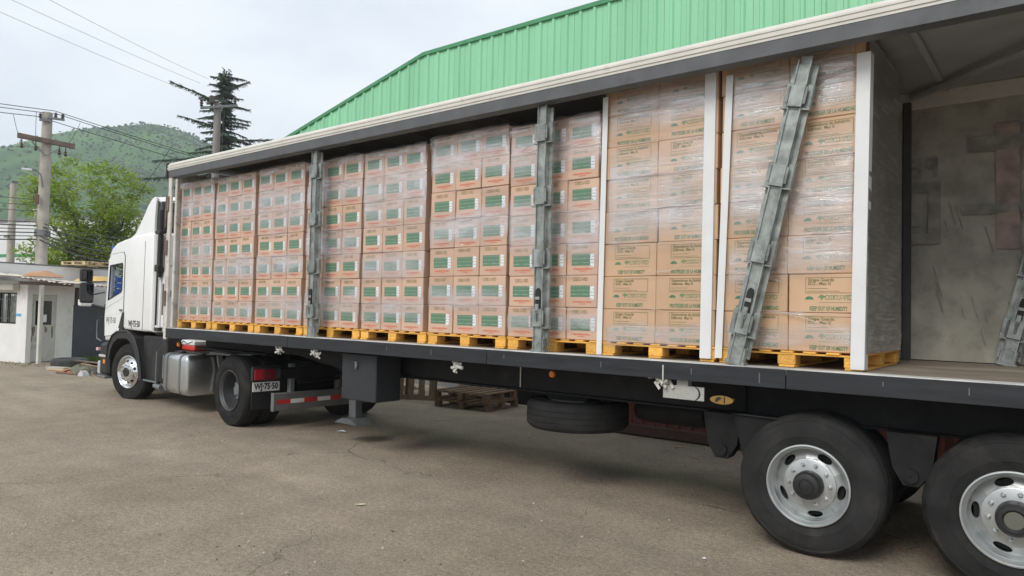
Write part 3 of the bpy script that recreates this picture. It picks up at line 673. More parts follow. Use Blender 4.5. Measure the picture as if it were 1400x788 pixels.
# main chassis beams: shallow over the coupling, deep behind
for y0 in (6.02, 7.22):
    tp('chassis_beam', MB().prism([(XF + .4, ZD - .165), (XR, ZD - .165), (XR, .97), (-7.6, .97), (-8.6, 1.10), (XF + .4, 1.10)], y0, y0 + .03).box((-7.6, y0 - .06, .955), (XR, y0 + .09, .972)).box((XF + .4, y0 - .06, ZD - .182), (XR, y0 + .09, ZD - .166)), BLK, smooth=0)
for k in range(10):
    tp('chassis_brace', MB().box((-7.2 + k * .95, 6.05, 1.0), (-7.12 + k * .95, 7.22, 1.2)), BLK, smooth=0)
tp('coupler_plate', MB().box((XF + .35, 5.9, 1.06), (-9.2, 7.4, 1.095), .006), BLK)
# skirt panel behind the rail, in two plates with a pale joint
tp('valance_panel', MB().box((-6.28, 5.98, .985), (-4.60, 6.005, 1.245)), BLK, smooth=0)
tp('valance_panel', MB().box((-4.585, 5.98, .985), (-2.2, 6.005, 1.245)), BLK, smooth=0)
# headboard and front corner posts
tp('headboard', MB().box((XF - .06, YN + .2, ZD - .1), (XF, YF - .1, 3.93), .01), RUSTW)
tp('corner_post', MB().box((-11.355, YN - .008, ZD - .18), (-11.262, YN + .03, 3.84), .010), RUSTW)
tp('corner_post', MB().box((XF - .09, YF - .1, ZD - .15), (XF + .06, YF + .01, 3.84), .012), RUSTW)
hb = MB()
for zz in (1.75, 2.55, 3.25): hb.box((-11.375, YN - .03, zz), (-11.30, YN - .009, zz + .24), .006)
for zz in (1.6, 2.35, 3.0): hb.tube([(-11.36, YN - .03, zz), (-11.36, YN - .028, zz + .5)], .014, 6)
tp('curtain_tensioner', hb, mat('rusty_dark_steel', (.20, .15, .12), .7, .2, var=.3, dirt=.5, dcol=(.1, .055, .03)))
# roof: pale outer rail, dark curtain rail below it, roof skin, bows
ry0 = YN - .03
tp('roof_rail', MB().prism([(ry0, 3.90), (ry0 + .14, 3.90), (ry0 + .16, 4.02), (ry0 + .03, 4.02), (ry0, 3.985)], -11.36, XR, 'x').box((-11.36, ry0 - .008, 3.925), (XR, ry0 + .002, 3.94))  .box((-11.36, ry0 - .006, 3.966), (XR, ry0 + .002, 3.974)), CREAM)
tp('roof_rail', MB().box((XF - .1, YF - .1, 3.84), (XR, YF + .03, 4.0), .01), CREAM)
tp('curtain_rail', MB().prism([(ry0 + .012, 3.79), (ry0 + .10, 3.775), (ry0 + .13, 3.899), (ry0 + .004, 3.899)], -11.34, XR, 'x'), mat('dark_grey_rail', (.105, .112, .118), .55, .1, var=.15, dirt=.3, dcol=(.05, .05, .05)))
tp('rail_end_cap', MB().box((-11.40, ry0 - .012, 3.80), (-11.355, ry0 + .17, 4.03), .012), PLAS)
roof = MB(); nx = 56
for i in range(nx + 1):
    xx = XF - .1 + (XR - XF + .1) * i / nx
    for j in range(9):
        yy_ = YN + .1 + (YF - YN - .15) * j / 8; roof.v.append((xx, yy_, 4.0 + .03 * sin(pi * j / 8) - .018 * (i % 4 == 2)))
for i in range(nx):
    for j in range(8): a = i * 9 + j; roof.f.append((a, a + 1, a + 10, a + 9)); roof.mi.append(0)
tp('roof_skin', roof, ROOFIN, smooth=60)
for k in range(10):
    xx = XF + .7 + k * 1.4
    tp('roof_bow', MB().box((xx, YN + .13, 3.972), (xx + .05, YF - .1, 3.984), .004), ROOFIN)
tp('roof_shade_line', MB().tube([(-1.25, 7.75, 3.94), (.9, 5.75, 3.94)], .035, 8), mat('shade_line_grey', (.34, .345, .35), .7))  # tube added to draw a diagonal shade line on the roof underside
# far side curtain with its print seen from behind
ct = MB(); nx, nz = 70, 26
for i in range(nx + 1):
    for j in range(nz + 1):
        xx = XF + .1 + (XR - XF - .2) * i / nx; zz = ZD + .01 + 2.46 * j / nz
        ct.v.append((xx, YF - .05 + .012 * sin(xx * 5.1 + zz) + .008 * sin(xx * 2.3 - zz * 3), zz))
for i in range(nx):
    for j in range(nz): a = i * (nz + 1) + j; ct.f.append((a, a + 1, a + nz + 2, a + nz + 1)); ct.mi.append(0)
cur = tp('far_curtain', ct, TARP, smooth=80)
CY = YF - .079 - TY0
o_ = obj('printed_letters', text_mesh('PE', .26, SOOT, .006, mirror=True, width=.25), cur, (-1.03 - TX0, CY, 3.17))
em = MB()
for a, b, c, d in ((-1.31, 3.12, -1.02, 3.02), (-1.12, 3.02, -1.02, 2.52), (-1.31, 2.62, -1.12, 2.52), (-1.31, 2.80, -1.2, 2.70)): em.box((a - TX0, CY - .001, min(b, d)), (c - TX0, CY + .001, max(b, d)))
part('printed_square', em, SOOT, cur, 0)
part('printed_red_band', MB().box((-.58 - TX0, CY - .001, 2.45), (-.40 - TX0, CY + .001, 3.60)), REDPR, cur, 0)
part('printed_dark_band', MB().box((-.80 - TX0, CY - .004, 3.36), (-.30 - TX0, CY - .002, 3.50)), SOOT, cur, 0)
part('printed_dark_band', MB().box((-.85 - TX0, CY - .004, 2.78), (-.2 - TX0, CY - .002, 2.86)), SOOT, cur, 0)
scr = MB(); r_ = random.Random(5)
for k in range(16):
    xx = r_.uniform(-1.1, -.4) - TX0; zz = r_.uniform(1.7, 3.0); l_ = r_.uniform(.08, .3)
    scr.prism([(xx, zz), (xx + .008, zz), (xx + .008 + l_ * .25, zz - l_), (xx + l_ * .25, zz - l_)], CY - .0065, CY - .0055)
part('scratch_mark', scr, SOOT, cur, 0)
tp('rear_door', MB().box((XR, YN, ZD - .05), (XR + .06, YF, 3.98), .01), CREAM)
for xx in (-1.33, 1.1): tp('side_post', MB().box((xx, YF - .16, ZD), (xx + .07, YF - .10, 3.9), .006), mat('dark_post', (.07, .075, .075), .6, .3))
# toolbox and landing legs
tb = tp('tool_box', MB().box((-7.06, 5.58, .675), (-6.43, 5.98, 1.235), .012), mat('tool_box_paint', (.022, .025, .029), .6, var=.2, dirt=.3, dcol=(.08, .08, .078)))
tp('door_latch', MB().box((-6.80, 5.565, 1.06), (-6.76, 5.579, 1.14), .004).tube([(-6.80, 5.56, 1.14), (-6.74, 5.555, 1.10), (-6.78, 5.56, 1.05)], .006, 6), GREYP, TRL)
for yy_ in (6.12,):
    lg = tp('landing_leg', MB().box((-7.62, yy_, .62), (-7.44, yy_ + .16, 1.2), .01).box((-7.60, yy_ + .02, .33), (-7.46, yy_ + .14, .62), .008), mat('landing_leg_grey', (.10, .105, .11), .55, .1, var=.2, dirt=.3))
    tp('foot_plate', MB().prism([(-7.76, .26), (-7.30, .26), (-7.40, .31), (-7.46, .33), (-7.60, .33), (-7.66, .31)], yy_ - .08, yy_ + .24), mat('landing_leg_grey', (.1,) * 3), TRL)
tp('leg_brace', MB().tube([(-7.53, 6.2, .9), (-7.53, 7.38, .9)], .03, 8).tube([(-7.5, 6.2, .75), (-6.9, 6.5, 1.1)], .02, 6), BLK)
# spare wheel under the frame
sp = obj('spare_wheel', TY, TRL, (-4.10 - TX0, 6.32 - TY0, .885), (-pi / 2, 0, .4))
obj('rim', RIM_D, sp)
tp('spare_carrier', MB().box((-4.35, 6.1, .88), (-3.85, 6.5, .97), .01).box((-4.2, 6.05, .94), (-4.0, 6.15, 1.2), .01).box((-4.5, 6.28, .86), (-3.7, 6.38, .92)), BLK)
tp('air_tank', MB().lathe([(.02, -3.55), (.12, -3.5), (.14, -3.42), (.14, -2.85), (.12, -2.78), (.02, -2.74)], 24, (0, 6.55, .84), 'x'), BLK)
tp('valve_box', MB().box((-2.52, 6.3, .68), (-2.22, 6.5, .96), .02), PLAS)
# axles, hangers, mudflap, wheels
for k, ax_ in enumerate((-1.59, -.315, .96)):
    tp('axle', MB().tube([(ax_, 5.85, .53), (ax_, 7.5, .53)], .075, 12), BLK)
    kw = dict(ty=TYL if k == 1 else TY, rim=RIM_T, hub=HUB_T2 if k == 1 else HUB_T, drum=DRUM_T, nuty=.052, nutr=.150, spin=(0, R(28), 1)[k])
    wheel(TRL, (ax_ - TX0, 5.62 - TY0, .53), **kw, label=('trailer wheel with plain black hub cap', 'trailer wheel with notched tread shoulder and open hub cap', None)[k])
    wheel(TRL, (ax_ - TX0, 5.96 - TY0, .53), TY, None, None, DRUM_T)
    wheel(TRL, (ax_ - TX0, 7.44 - TY0, .53), TY, None, None); wheel(TRL, (ax_ - TX0, 7.78 - TY0, .53), TY, None, None)
for xx in (-.92, .3, -2.3):
    tp('suspension_hanger', MB().prism([(xx - .16, .985), (xx + .16, .985), (xx + .13, .74), (xx + .05, .62), (xx - .05, .62), (xx - .12, .74)], 5.72, 5.86).lathe([(.005, 5.70), (.05, 5.70), (.05, 5.9), (.005, 5.9)], 16, (xx, 0, .69), 'y'), BLK)
    tp('leaf_spring', MB().tube([(xx + .1, 5.95, .72), (xx + .6, 5.95, .60), (xx + 1.1, 5.95, .72)], .035, 6), BLK)
tp('mudguard_bracket', MB().prism([(-2.18, 1.0), (-1.72, 1.0), (-1.95, .72), (-2.04, .60), (-2.08, .6)], 5.66, 5.69).tube([(-2.18, 5.65, 1.0), (-1.72, 5.65, .995)], .01, 6), BLK)
# small fittings on the side
tp('marker_lamp', MB().lathe([(.003, 5.955), (.03, 5.957), (.036, 5.97), (.036, 5.98)], 16, (-4.19, 0, 1.155), 'y'), ORG)
tp('marker_lamp', MB().lathe([(.003, 5.955), (.03, 5.957), (.036, 5.97), (.036, 5.98)], 16, (-11.2, -.35, 1.14), 'y'), ORG)
pl = tp('paper_plate', MB().box((-2.72, YN + .045, 1.095), (-2.36, YN + .05, 1.205)).box((-2.6, YN + .05, 1.19), (-2.5, YN + .12, 1.25)), mat_lines('lined_white_plate', (.40, .40, .36), (.25, .25, .23), 62, .3), smooth=0)
arc = MB(); n = 12
for k in range(n):
    a, b = -1.0 + 2.0 * k / n, -1.0 + 2.0 * (k + 1) / n
    arc.prism([(-2.475 + .07 * cos(a), 1.15 + .052 * sin(a) / .84), (-2.475 + .07 * cos(b), 1.15 + .052 * sin(b) / .84), (-2.475 + .085 * cos(b), 1.15 + .055 * sin(b) / .84), (-2.475 + .085 * cos(a), 1.15 + .055 * sin(a) / .84)], YN + .042, YN + .0445)
tp('black_arc', arc, BLACKINK, TRL, 0)
ov = MB().prism([(-2.215 + .095 * cos(2 * pi * k / 32), 1.12 + .034 * sin(2 * pi * k / 32)) for k in range(32)], YN + .046, YN + .052).box((-2.3, YN + .05, 1.11), (-2.14, YN + .13, 1.13))
tp('oval_emblem', ov, EMBL, smooth=0)
mk = MB().prism([(-2.27, 1.105), (-2.255, 1.10), (-2.21, 1.135), (-2.235, 1.145), (-2.26, 1.13)], YN + .043, YN + .0455).prism([(-2.195, 1.095), (-2.185, 1.095), (-2.185, 1.148), (-2.195, 1.148)], YN + .043, YN + .0455)
tp('emblem_mark', mk, BLACKINK, TRL, 0)
r_ = random.Random(11)
for (cx_, cz_, s_) in ((-5.03, 1.20, 1), (-2.72, 1.235, 1.1), (-7.44, 1.21, .9), (-8.25, 1.215, .9)):
    q = MB()
    for k in range(9):
        M_ = Matrix.Translation((cx_ + r_.uniform(-.07, .07) * s_, YN + .03 + r_.uniform(-.02, .02), cz_ + r_.uniform(-.045, .035))) @ Matrix.Rotation(r_.uniform(-1.2, 1.2), 4, 'Y') @ Matrix.Rotation(r_.uniform(-.6, .6), 4, 'Z')
        q.box((-.045, -.004, -.012), (.045, .004, .012), .002, 0, M_)
    q.tube([(cx_ - .05, YN + .04, cz_), (cx_ + .05, YN + .035, cz_ - .01)], .018, 8)
    tp('ratchet_tensioner', q, WEB)
tp('strap', MB().box((-4.600, 5.965, .99), (-4.588, 5.972, 1.25)), WEB, smooth=0)
tp('strap', MB().box((-2.70, YN - .018, 1.24), (-2.688, YN - .0135, 1.37)), WEB, smooth=0)
# gathered near curtain added out of view to shade the bay and cargo end
gc = MB(); nx, nz = 120, 10
for i in range(nx + 1):
    for j in range(nz + 1):
        xx = .8 + 1.78 * i / nx; zz = 1.30 + 2.5 * j / nz
        gc.v.append((xx, YN - .02 + .055 * sin(xx * 26) + .02 * sin(xx * 9 + zz), zz))
for i in range(nx):
    for j in range(nz): a = i * (nz + 1) + j; gc.f.append((a, a + 1, a + nz + 2, a + nz + 1)); gc.mi.append(0)
tp('unseen_shade_curtain', gc, TARP, smooth=70)
rr_ = MB()
for xx in (-6.1, -5.4, -3.3, -2.45, -1.9, -.55, -1.05, -4.4):
    rr_.box((xx, YN - .0135, 1.30 + r_.uniform(-.02, .03)), (xx + .008, YN - .0121, 1.36))
tp('rail_scuff', rr_, mat('scuff_grey', (.13, .13, .125), .8), smooth=0)

# ================================================================== TRUCK TRACTOR
TK = thing('truck_tractor', 'white truck tractor with tall cab coupled to the semi trailer', 'truck', (-9.82, 5.72, 0), R(-3.74))
def kp(name, mb, m_, parent=TK, smooth=30): return part(name, mb, m_, parent, smooth)
def inset(poly, d):
    n = len(poly); outp = []; A = sum(poly[i][0] * poly[(i + 1) % n][1] - poly[(i + 1) % n][0] * poly[i][1] for i in range(n)); sg = 1 if A > 0 else -1
    for i in range(n):
        p0, p1, p2 = Vector(poly[i - 1]), Vector(poly[i]), Vector(poly[(i + 1) % n])
        e1, e2 = (p1 - p0).normalized(), (p2 - p1).normalized()
        n1, n2 = Vector((-e1.y, e1.x)) * sg, Vector((-e2.y, e2.x)) * sg
        bq = (n1 + n2); q = bq / max(.35, bq.length_squared / 2) / 1.0
        outp.append(tuple(p1 + q * d * .5 * 2 / 2 if bq.length > 1.9 else p1 + bq.normalized() * d))
    return outp
CABP = [(-5.24, 1.02), (-5.27, 1.45), (-5.22, 2.0), (-5.155, 2.55), (-5.11, 2.74), (-5.0, 2.86), (-4.80, 2.94), (-4.4, 2.99), (-3.9, 3.03), (-3.1, 3.06), (-3.0, 3.02), (-2.985, 1.27), (-3.4, 1.265), (-3.9, 1.27), (-4.40, 1.27), (-4.52, 1.13), (-4.62, 1.06)]
WINP = [(-5.075, 1.83), (-5.02, 2.50), (-4.40, 2.53), (-4.37, 2.50), (-4.37, 2.03), (-4.41, 1.985)]
cab = MB(); n = len(CABP); W_ = 2.40
rings = [(.085, 0.0), (.035, .018), (.010, .05), (0, .10), (0, W_ - .10), (.010, W_ - .05), (.035, W_ - .018), (.085, W_)]
for d, y in rings: cab.v += [(a, y, b) for a, b in (inset(CABP, d) if d else CABP)]
for r_i in range(len(rings) - 1):
    for i in range(n):
        j = (i + 1) % n; a = r_i * n
        if not (r_i == 3 and i in (2, 3)): cab.f.append((a + i, a + j, a + n + j, a + n + i)); cab.mi.append(0)
cab.f.append(tuple(range((len(rings) - 1) * n, len(rings) * n))); cab.mi.append(0)
# near side face with the window hole: keyhole polygon
base = len(cab.v); cab.v += [(a, 0, b) for a, b in WINP] + [(a, .07, b) for a, b in WINP]
ksplit = 2      # cab ring vertex joined to window vertex 0
loop = [(ksplit + i) % n for i in range(n + 1)] + [base + (0 - i) % 6 for i in range(7)]
from mathutils.geometry import tessellate_polygon
tri = tessellate_polygon([[Vector((cab.v[i][0], cab.v[i][2], 0)) for i in range(n)], [Vector((a, b, 0)) for a, b in WINP[::-1]]])
mp_ = list(range(n)) + [base + 5 - i for i in range(6)]
for t3 in tri: cab.f.append(tuple(mp_[q] for q in t3)); cab.mi.append(0)
for i in range(6): j = (i + 1) % 6; cab.f.append((base + i, base + j, base + 6 + j, base + 6 + i)); cab.mi.append(0)
kp('cab_body', cab, WHITE, TK, 32)
# dark inside, seat back, a blue crate on the seat
ci = MB(); ci.box((-5.05, .9, 1.5), (-3.2, .92, 2.9)); ci.box((-3.3, .08, 1.5), (-3.28, .9, 2.9)); ci.box((-5.08, .08, 1.5), (-3.2, .9, 1.55)); ci.box((-5.08, .08, 2.85), (-3.2, .9, 2.87))
kp('cab_interior', ci, mat('interior_grey', (.05, .05, .052), .9), TK, 0)
kp('seat', MB().box((-4.35, .25, 1.6), (-4.1, .75, 2.45), .06).box((-4.9, .25, 1.6), (-4.3, .75, 1.85), .06), mat('grey_seat_cloth', (.13, .13, .13), .95, var=.4, scale=20), TK)
cr = thing('plastic_crate', 'bright blue plastic crate seen through the cab window', 'crate', (0, 0, 0))
def crate(parent, x0, x1, y0, y1, z0, z1):
    q = MB()
    for a, b, c, d in ((x0, y0, x1, y0 + .012), (x0, y1 - .012, x1, y1), (x0, y0, x0 + .012, y1), (x1 - .012, y0, x1, y1)):
        for k in range(4):
            zz = z0 + (z1 - z0) * k / 4; q.box((a, b, zz), (c, d, zz + (z1 - z0) * .19))
    part('slatted_side', q, BLUE, parent, 0); part('crate_base', MB().box((x0, y0, z0), (x1, y1, z0 + .012)), BLUE, parent, 0)
    q = MB()
    for a in (x0 - .006, x1 - .02):
        for b in (y0 - .006, y1 - .02): q.box((a, b, z0), (a + .026, b + .026, z1))
    part('corner_rib', q, BLUE, parent, 0)
crate(cr, -5.00, -4.66, .08, .46, 1.84, 2.30); cr.location = (-9.82, 5.72, 0); cr.rotation_euler = (0, 0, R(-3.74))
door = MB()
DP = [(-5.20, 1.12), (-5.235, 1.5), (-5.17, 2.1), (-5.12, 2.62), (-4.98, 2.72), (-4.36, 2.74), (-4.29, 2.66), (-4.27, 1.30), (-4.42, 1.30), (-4.56, 1.16)]
nd = len(DP); door.v = [(a, -.010, b) for a, b in DP] + [(a, .004, b) for a, b in DP] + [(a, -.010, b) for a, b in WINP] + [(a, .004, b) for a, b in WINP]
tri = tessellate_polygon([[Vector((a, b, 0)) for a, b in DP], [Vector((a, b, 0)) for a, b in WINP[::-1]]]); mp_ = list(range(nd)) + [2 * nd + 5 - i for i in range(6)]
door.f = [tuple(mp_[q] for q in t3) for t3 in tri] + [(i, (i + 1) % nd, nd + (i + 1) % nd, nd + i) for i in range(nd)] + [(2 * nd + i, 2 * nd + (i + 1) % 6, 2 * nd + 6 + (i + 1) % 6, 2 * nd + 6 + i) for i in range(6)]
door.mi = [0] * len(door.f)
dr_ = kp('door', door, WHITE, TK, 20)
part('door_gap', MB().prism(inset(DP, -.012), -.0045, -.001), PLAS, dr_, 0) if False else None
wp = MB().prism(WINP, .030, .036); part('window_pane', wp, GLASS, dr_, 0)
gk = MB()
gp_ = MB()
for i in range(nd):
    a, b = DP[i], DP[(i + 1) % nd]; gp_.tube([(a[0], -.003, a[1]), (b[0], -.003, b[1])], .008, 6)
part('door_gap', gp_, PLAS, dr_)
for i in range(6):
    a, b = WINP[i], WINP[(i + 1) % 6]; gk.tube([(a[0], -.008, a[1]), (b[0], -.008, b[1])], .014, 6)
part('window_seal', gk, PLAS, dr_)
part('door_crease', MB().prism([(-5.2, 1.66), (-4.4, 1.86), (-4.30, 1.90), (-4.30, 1.915), (-4.4, 1.88), (-5.2, 1.685)], -.0155, -.009).prism([(-5.2, 1.50), (-4.3, 1.60), (-4.3, 1.608), (-5.2, 1.51)], -.014, -.009), WHITE, dr_, 20)
part('door_handle', MB().box((-4.43, -.032, 1.62), (-4.31, -.011, 1.66), .006), GREYP, dr_)
o_ = obj('painted_number', text_mesh('WJ·75·50', .16, mat('grey_lettering', (.16, .17, .18), .6), .002, width=.52), dr_, (-5.15, -.0115, 1.385))
o_ = obj('painted_number', text_mesh('WJ·75·50', .16, BLACKINK, .004, width=.55), TK, (-4.02, -.002, 1.345))
kp('dark_vent', MB().prism([(-4.47, 1.30), (-4.25, 1.28), (-4.25, 1.60), (-4.30, 1.60)], -.02, .02), PLAS)
kp('windscreen', MB().prism([(-5.222, 1.995), (-5.157, 2.55), (-5.112, 2.735), (-5.118, 2.738), (-5.164, 2.552), (-5.229, 1.995)], .098, 2.302), GLASS, TK, 0)
kp('rear_seam', MB().box((-3.36, -.006, 1.3), (-3.352, .0005, 2.9)), GREYP, TK, 0)
# side deflector wing behind the cab, with its gap, and the back wall
kp('side_deflector', MB().box((-2.95, .06, 1.32), (-2.80, .10, 3.0), .012).box((-2.78, .085, 1.36), (-2.70, .125, 2.98), .012), WHITE)
kp('deflector_hinge', MB().box((-2.96, .045, 1.30), (-2.78, .11, 1.36), .006).box((-2.96, .04, 2.36), (-2.78, .10, 2.42), .006), PLAS)
kp('cab_back_wall', MB().box((-2.975, .12, 1.27), (-2.66, 2.28, 3.02), .03), WHITE)
kp('back_latch', MB().box((-2.657, .18, 1.90), (-2.63, .25, 2.02), .008), PLAS)
kp('back_seam', MB().box((-2.6585, .14, 2.44), (-2.6545, 2.26, 2.455)), GREYP, TK, 0)
# roof fairing: hollow shell open to the rear
fp = [(-4.25, 3.02), (-3.95, 3.12), (-3.65, 3.36), (-3.40, 3.60), (-3.25, 3.70), (-3.12, 3.735), (-2.98, 3.70), (-2.86, 3.64)]
fa = MB()
for y0, y1, ins in ((.04, 2.36, 0),):
    ny = 10
    for p_, (a, b) in enumerate(fp):
        for j in range(ny + 1):
            yy_ = y0 + (y1 - y0) * j / ny; e = abs(2 * j / ny - 1) ** 6
            fa.v.append((a + .03 * e, yy_, b - .06 * e))
    for p_ in range(len(fp) - 1):
        for j in range(ny): a = p_ * (ny + 1) + j; fa.f.append((a, a + 1, a + ny + 2, a + ny + 1)); fa.mi.append(0)
    nv = len(fa.v); fa.v += [(a + .01, b, c - .035) for a, b, c in fa.v]; fa.f += [tuple(q + nv for q in f[::-1]) for f in fa.f]; fa.mi += [0] * (len(fa.f) - len(fa.mi))
kp('roof_fairing', fa, WHITE, TK, 45)
sidep = [(a + .03, b - .05) for a, b in fp[:6]] + [(-3.02, 3.62), (-3.06, 3.3), (-3.06, 3.06), (-3.1, 3.02)]
for yy_ in (.03, 2.33):
    kp('fairing_side', MB().prism(sidep, yy_, yy_ + .035), WHITE, TK, 20)
kp('fairing_lining', MB().prism([(-3.3, 3.08), (-3.1, 3.62), (-3.14, 3.63), (-3.36, 3.08)], .08, 2.3), mat('fairing_lining_beige', (.30, .29, .25), .8, dirt=.3), TK, 0)
kp('fairing_stay', MB().tube([(-2.88, .16, 3.60), (-2.92, .16, 3.06)], .025, 8).tube([(-2.9, .2, 3.10), (-2.9, 2.2, 3.10)], .03, 8).tube([(-3.0, .2, 3.45), (-2.9, 2.2, 3.45)], .02, 6), PLAS)
kp('intake_pipe', MB().tube([(-2.78, .03, 2.24), (-2.78, .03, 3.42), (-2.86, .09, 3.56)], .045, 10).tube([(-2.86, .03, 1.4), (-2.86, .03, 2.9)], .018, 6), PLAS)
kp('pipe_clamp', MB().box((-2.86, -.03, 2.34), (-2.70, .09, 2.46), .01).box((-2.9, -.02, 3.00), (-2.70, .09, 3.06), .01), PLAS)
# wheel arch, bumper, steps
arch = [(-4.99, .70), (-4.90, .98), (-4.72, 1.15), (-4.50, 1.225), (-4.0, 1.26), (-3.64, 1.15), (-3.42, .90), (-3.30, .62), (-3.24, .40), (-3.36, .40), (-3.44, .62), (-3.56, .84), (-3.75, 1.03), (-4.0, 1.12), (-4.46, 1.10), (-4.68, 1.00), (-4.80, .86), (-4.86, .70)]
kp('wheel_arch', MB().prism(arch, -.03, .42), PLAS, TK, 25)
kp('arch_lip', MB().tube([(a, -.03, b) for a, b in arch[:9]], .022, 8), PLAS)
kp('mud_panel', MB().box((-3.42, .05, .40), (-2.4, .4, 1.2), .02).box((-3.3, -.0, .40), (-2.62, .06, .44), .006), mat('chassis_dark', (.012, .0125, .013), .6, var=.4, dirt=.35, dcol=(.06, .056, .05)))
kp('step_frame', MB().tube([(-2.68, .0, .42), (-2.68, .0, .95)], .012, 6).tube([(-3.2, -.01, .42), (-2.62, -.01, .42)], .014, 6).tube([(-2.5, .05, .5), (-2.5, .05, .9)], .02, 6), GREYP)
kp('brake_chamber', MB().lathe([(.01, -.02), (.08, -.02), (.09, 0), (.09, .14), (.01, .14)], 16, (-2.75, .16, .72), 'x').lathe([(.01, 0), (.06, 0), (.06, .3), (.01, .3)], 12, (-3.1, .12, .95), 'x').tube([(-2.5, .02, .34), (-2.7, .0, .36), (-2.75, .1, .34)], .045, 8), GREYP)
kp('bumper', MB().box((-5.46, .0, .36), (-5.02, 2.4, .985), .05), PLAS)
kp('bumper_trim', MB().box((-5.48, -.012, .70), (-5.12, .2, .75), .01).box((-5.50, -.02, .36), (-5.40, .06, .62), .02), mat('light_grey_trim', (.5, .5, .5), .5))
kp('headlight', MB().box((-5.478, .05, .45), (-5.455, .5, .68), .01), mat('headlight_lens', (.7, .7, .7), .1), TK)
kp('marker_lamp', MB().box((-5.22, -.014, .58), (-5.13, .0, .66), .004), ORG)
kp('marker_lamp', MB().box((-5.56, -.04, .82), (-5.46, .02, .88), .008), mat('pink_white_lens', (.75, .5, .5), .3))
kp('front_grille', MB().box((-5.285, .3, 1.05), (-5.25, 2.1, 1.8), .01), PLAS)
kp('bumper_foot', MB().box((-5.52, -.02, .29), (-5.1, .3, .34), .01), GREYP)
kp('grab_rail', MB().tube([(-5.3, -.03, 1.02), (-5.42, -.07, 1.06), (-5.45, -.07, 1.2), (-5.45, -.07, 1.42), (-5.36, -.03, 1.5)], .013, 8), GREYP)
kp('front_trim', MB().box((-5.31, .0, 1.08), (-5.275, .05, 1.75), .008), PLAS)
mr = MB(); mr.box((-5.46, -.42, 2.18), (-5.36, -.20, 2.43), .04); mr.box((-5.45, -.42, 1.76), (-5.34, -.18, 2.16), .04)
mirror = kp('mirror', mr, PLAS)
part('mirror_glass', MB().box((-5.339, -.40, 1.80), (-5.334, -.20, 2.12)).box((-5.359, -.39, 2.22), (-5.354, -.23, 2.39)), mat('mirror_glass', (.06, .06, .065), .03, .9), mirror, 0)
part('mirror_cover', MB().box((-5.47, -.425, 1.70), (-5.37, -.17, 1.84), .03), WHITE, mirror)
for pa, pb, rr in (((-5.40, -.3, 2.17), (-5.2, -.02, 2.19), .014), ((-5.40, -.3, 1.9), (-5.24, -.02, 1.98), .014), ((-5.38, -.2, 1.72), (-5.26, -.0, 1.66), .03)): part('mirror_arm', MB().tube([pa, pb], rr, 8), PLAS, mirror)
kp('corner_lamp', MB().box((-5.12, .03, 2.74), (-5.06, .12, 2.90), .01), BLUE)
# chassis, catwalk, fifth wheel, tank
for y0 in (.76, 1.60): kp('chassis_rail', MB().box((-5.0, y0, .68), (.85, y0 + .08, .97)), BLK, TK, 0)
kp('catwalk', MB().box((-2.55, .18, .955), (-1.35, 2.2, .985), .004), mat('catwalk_plate', (.06, .06, .06), .5, .5, dirt=.4))
kp('wing_plate', MB().prism([(-1.0, .985), (.40, 1.06), (.42, 1.075), (-1.0, 1.005)], .10, .62).box((-.8, .05, 1.02), (.0, .1, 1.05)), mat('grey_wing', (.13, .135, .135), .5, .3, dirt=.4))
kp('fifth_wheel', MB().prism([(-.75, .98), (.35, .98), (.55, 1.0), (.35, 1.055), (-.5, 1.055)], .7, 1.75), BLK)
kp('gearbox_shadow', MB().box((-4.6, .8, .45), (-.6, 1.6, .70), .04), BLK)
tk = MB(); tpf = [(-.02 + .09 * (1 - cos(a)) if False else 0, 0) for a in ()]
prof = []
y0, y1, z0, z1, rr = -.02, .62, .29, .955, .10
for cx_, cz_, a0 in ((y0 + rr, z0 + rr, pi), (y1 - rr, z0 + rr, 1.5 * pi), (y1 - rr, z1 - rr, 0), (y0 + rr, z1 - rr, .5 * pi)):
    for k in range(6): a = a0 + k * pi / 10; prof.append((cx_ + rr * cos(a), cz_ + rr * sin(a)))
def tanksec(d): return [(y0 + (y - y0 - .32) * 0 + (y - .30) * (1 - d / .32) + .30 - y0 * 0, .6225 + (z - .6225) * (1 - d / .33)) for y, z in prof]
secs = [(-2.36, .04), (-2.345, .012), (-2.32, 0), (-1.49, 0), (-1.465, .012), (-1.45, .04)]; np_ = len(prof)
for xx, d in secs: tk.v += [(xx, y + (y0 if False else 0), z) for y, z in [((y - .30) * (1 - d / .32) + .30, .6225 + (z - .6225) * (1 - d / .33)) for y, z in prof]]
for s in range(len(secs) - 1):
    for i in range(np_): j = (i + 1) % np_; a = s * np_; tk.f.append((a + i, a + j, a + np_ + j, a + np_ + i)); tk.mi.append(0)
tk.f += [tuple(range(np_))[::-1], tuple(range((len(secs) - 1) * np_, len(secs) * np_))]; tk.mi += [0, 0]
tank = kp('fuel_tank', tk, TANK, TK, 40)
for xx in (-2.24, -1.72):
    st = MB(); pr = [(y + (.008 if y > .3 else -.008), z + (.008 if z > .62 else -.008)) for y, z in prof]
    st.v = [(xx, y, z) for y, z in pr] + [(xx + .055, y, z) for y, z in pr]
    st.f = [(i, (i + 1) % np_, np_ + (i + 1) % np_, np_ + i) for i in range(np_)]; st.v += [(xx, y, z) for y, z in prof] + [(xx + .055, y, z) for y, z in prof]
    st.f += [(i, (i + 1) % np_, 2 * np_ + (i + 1) % np_, 2 * np_ + i) for i in range(np_)] + [(np_ + i, np_ + (i + 1) % np_, 3 * np_ + (i + 1) % np_, 3 * np_ + i) for i in range(np_)]
    st.mi = [0] * len(st.f); part('strap', st, GREYP, tank, 40)
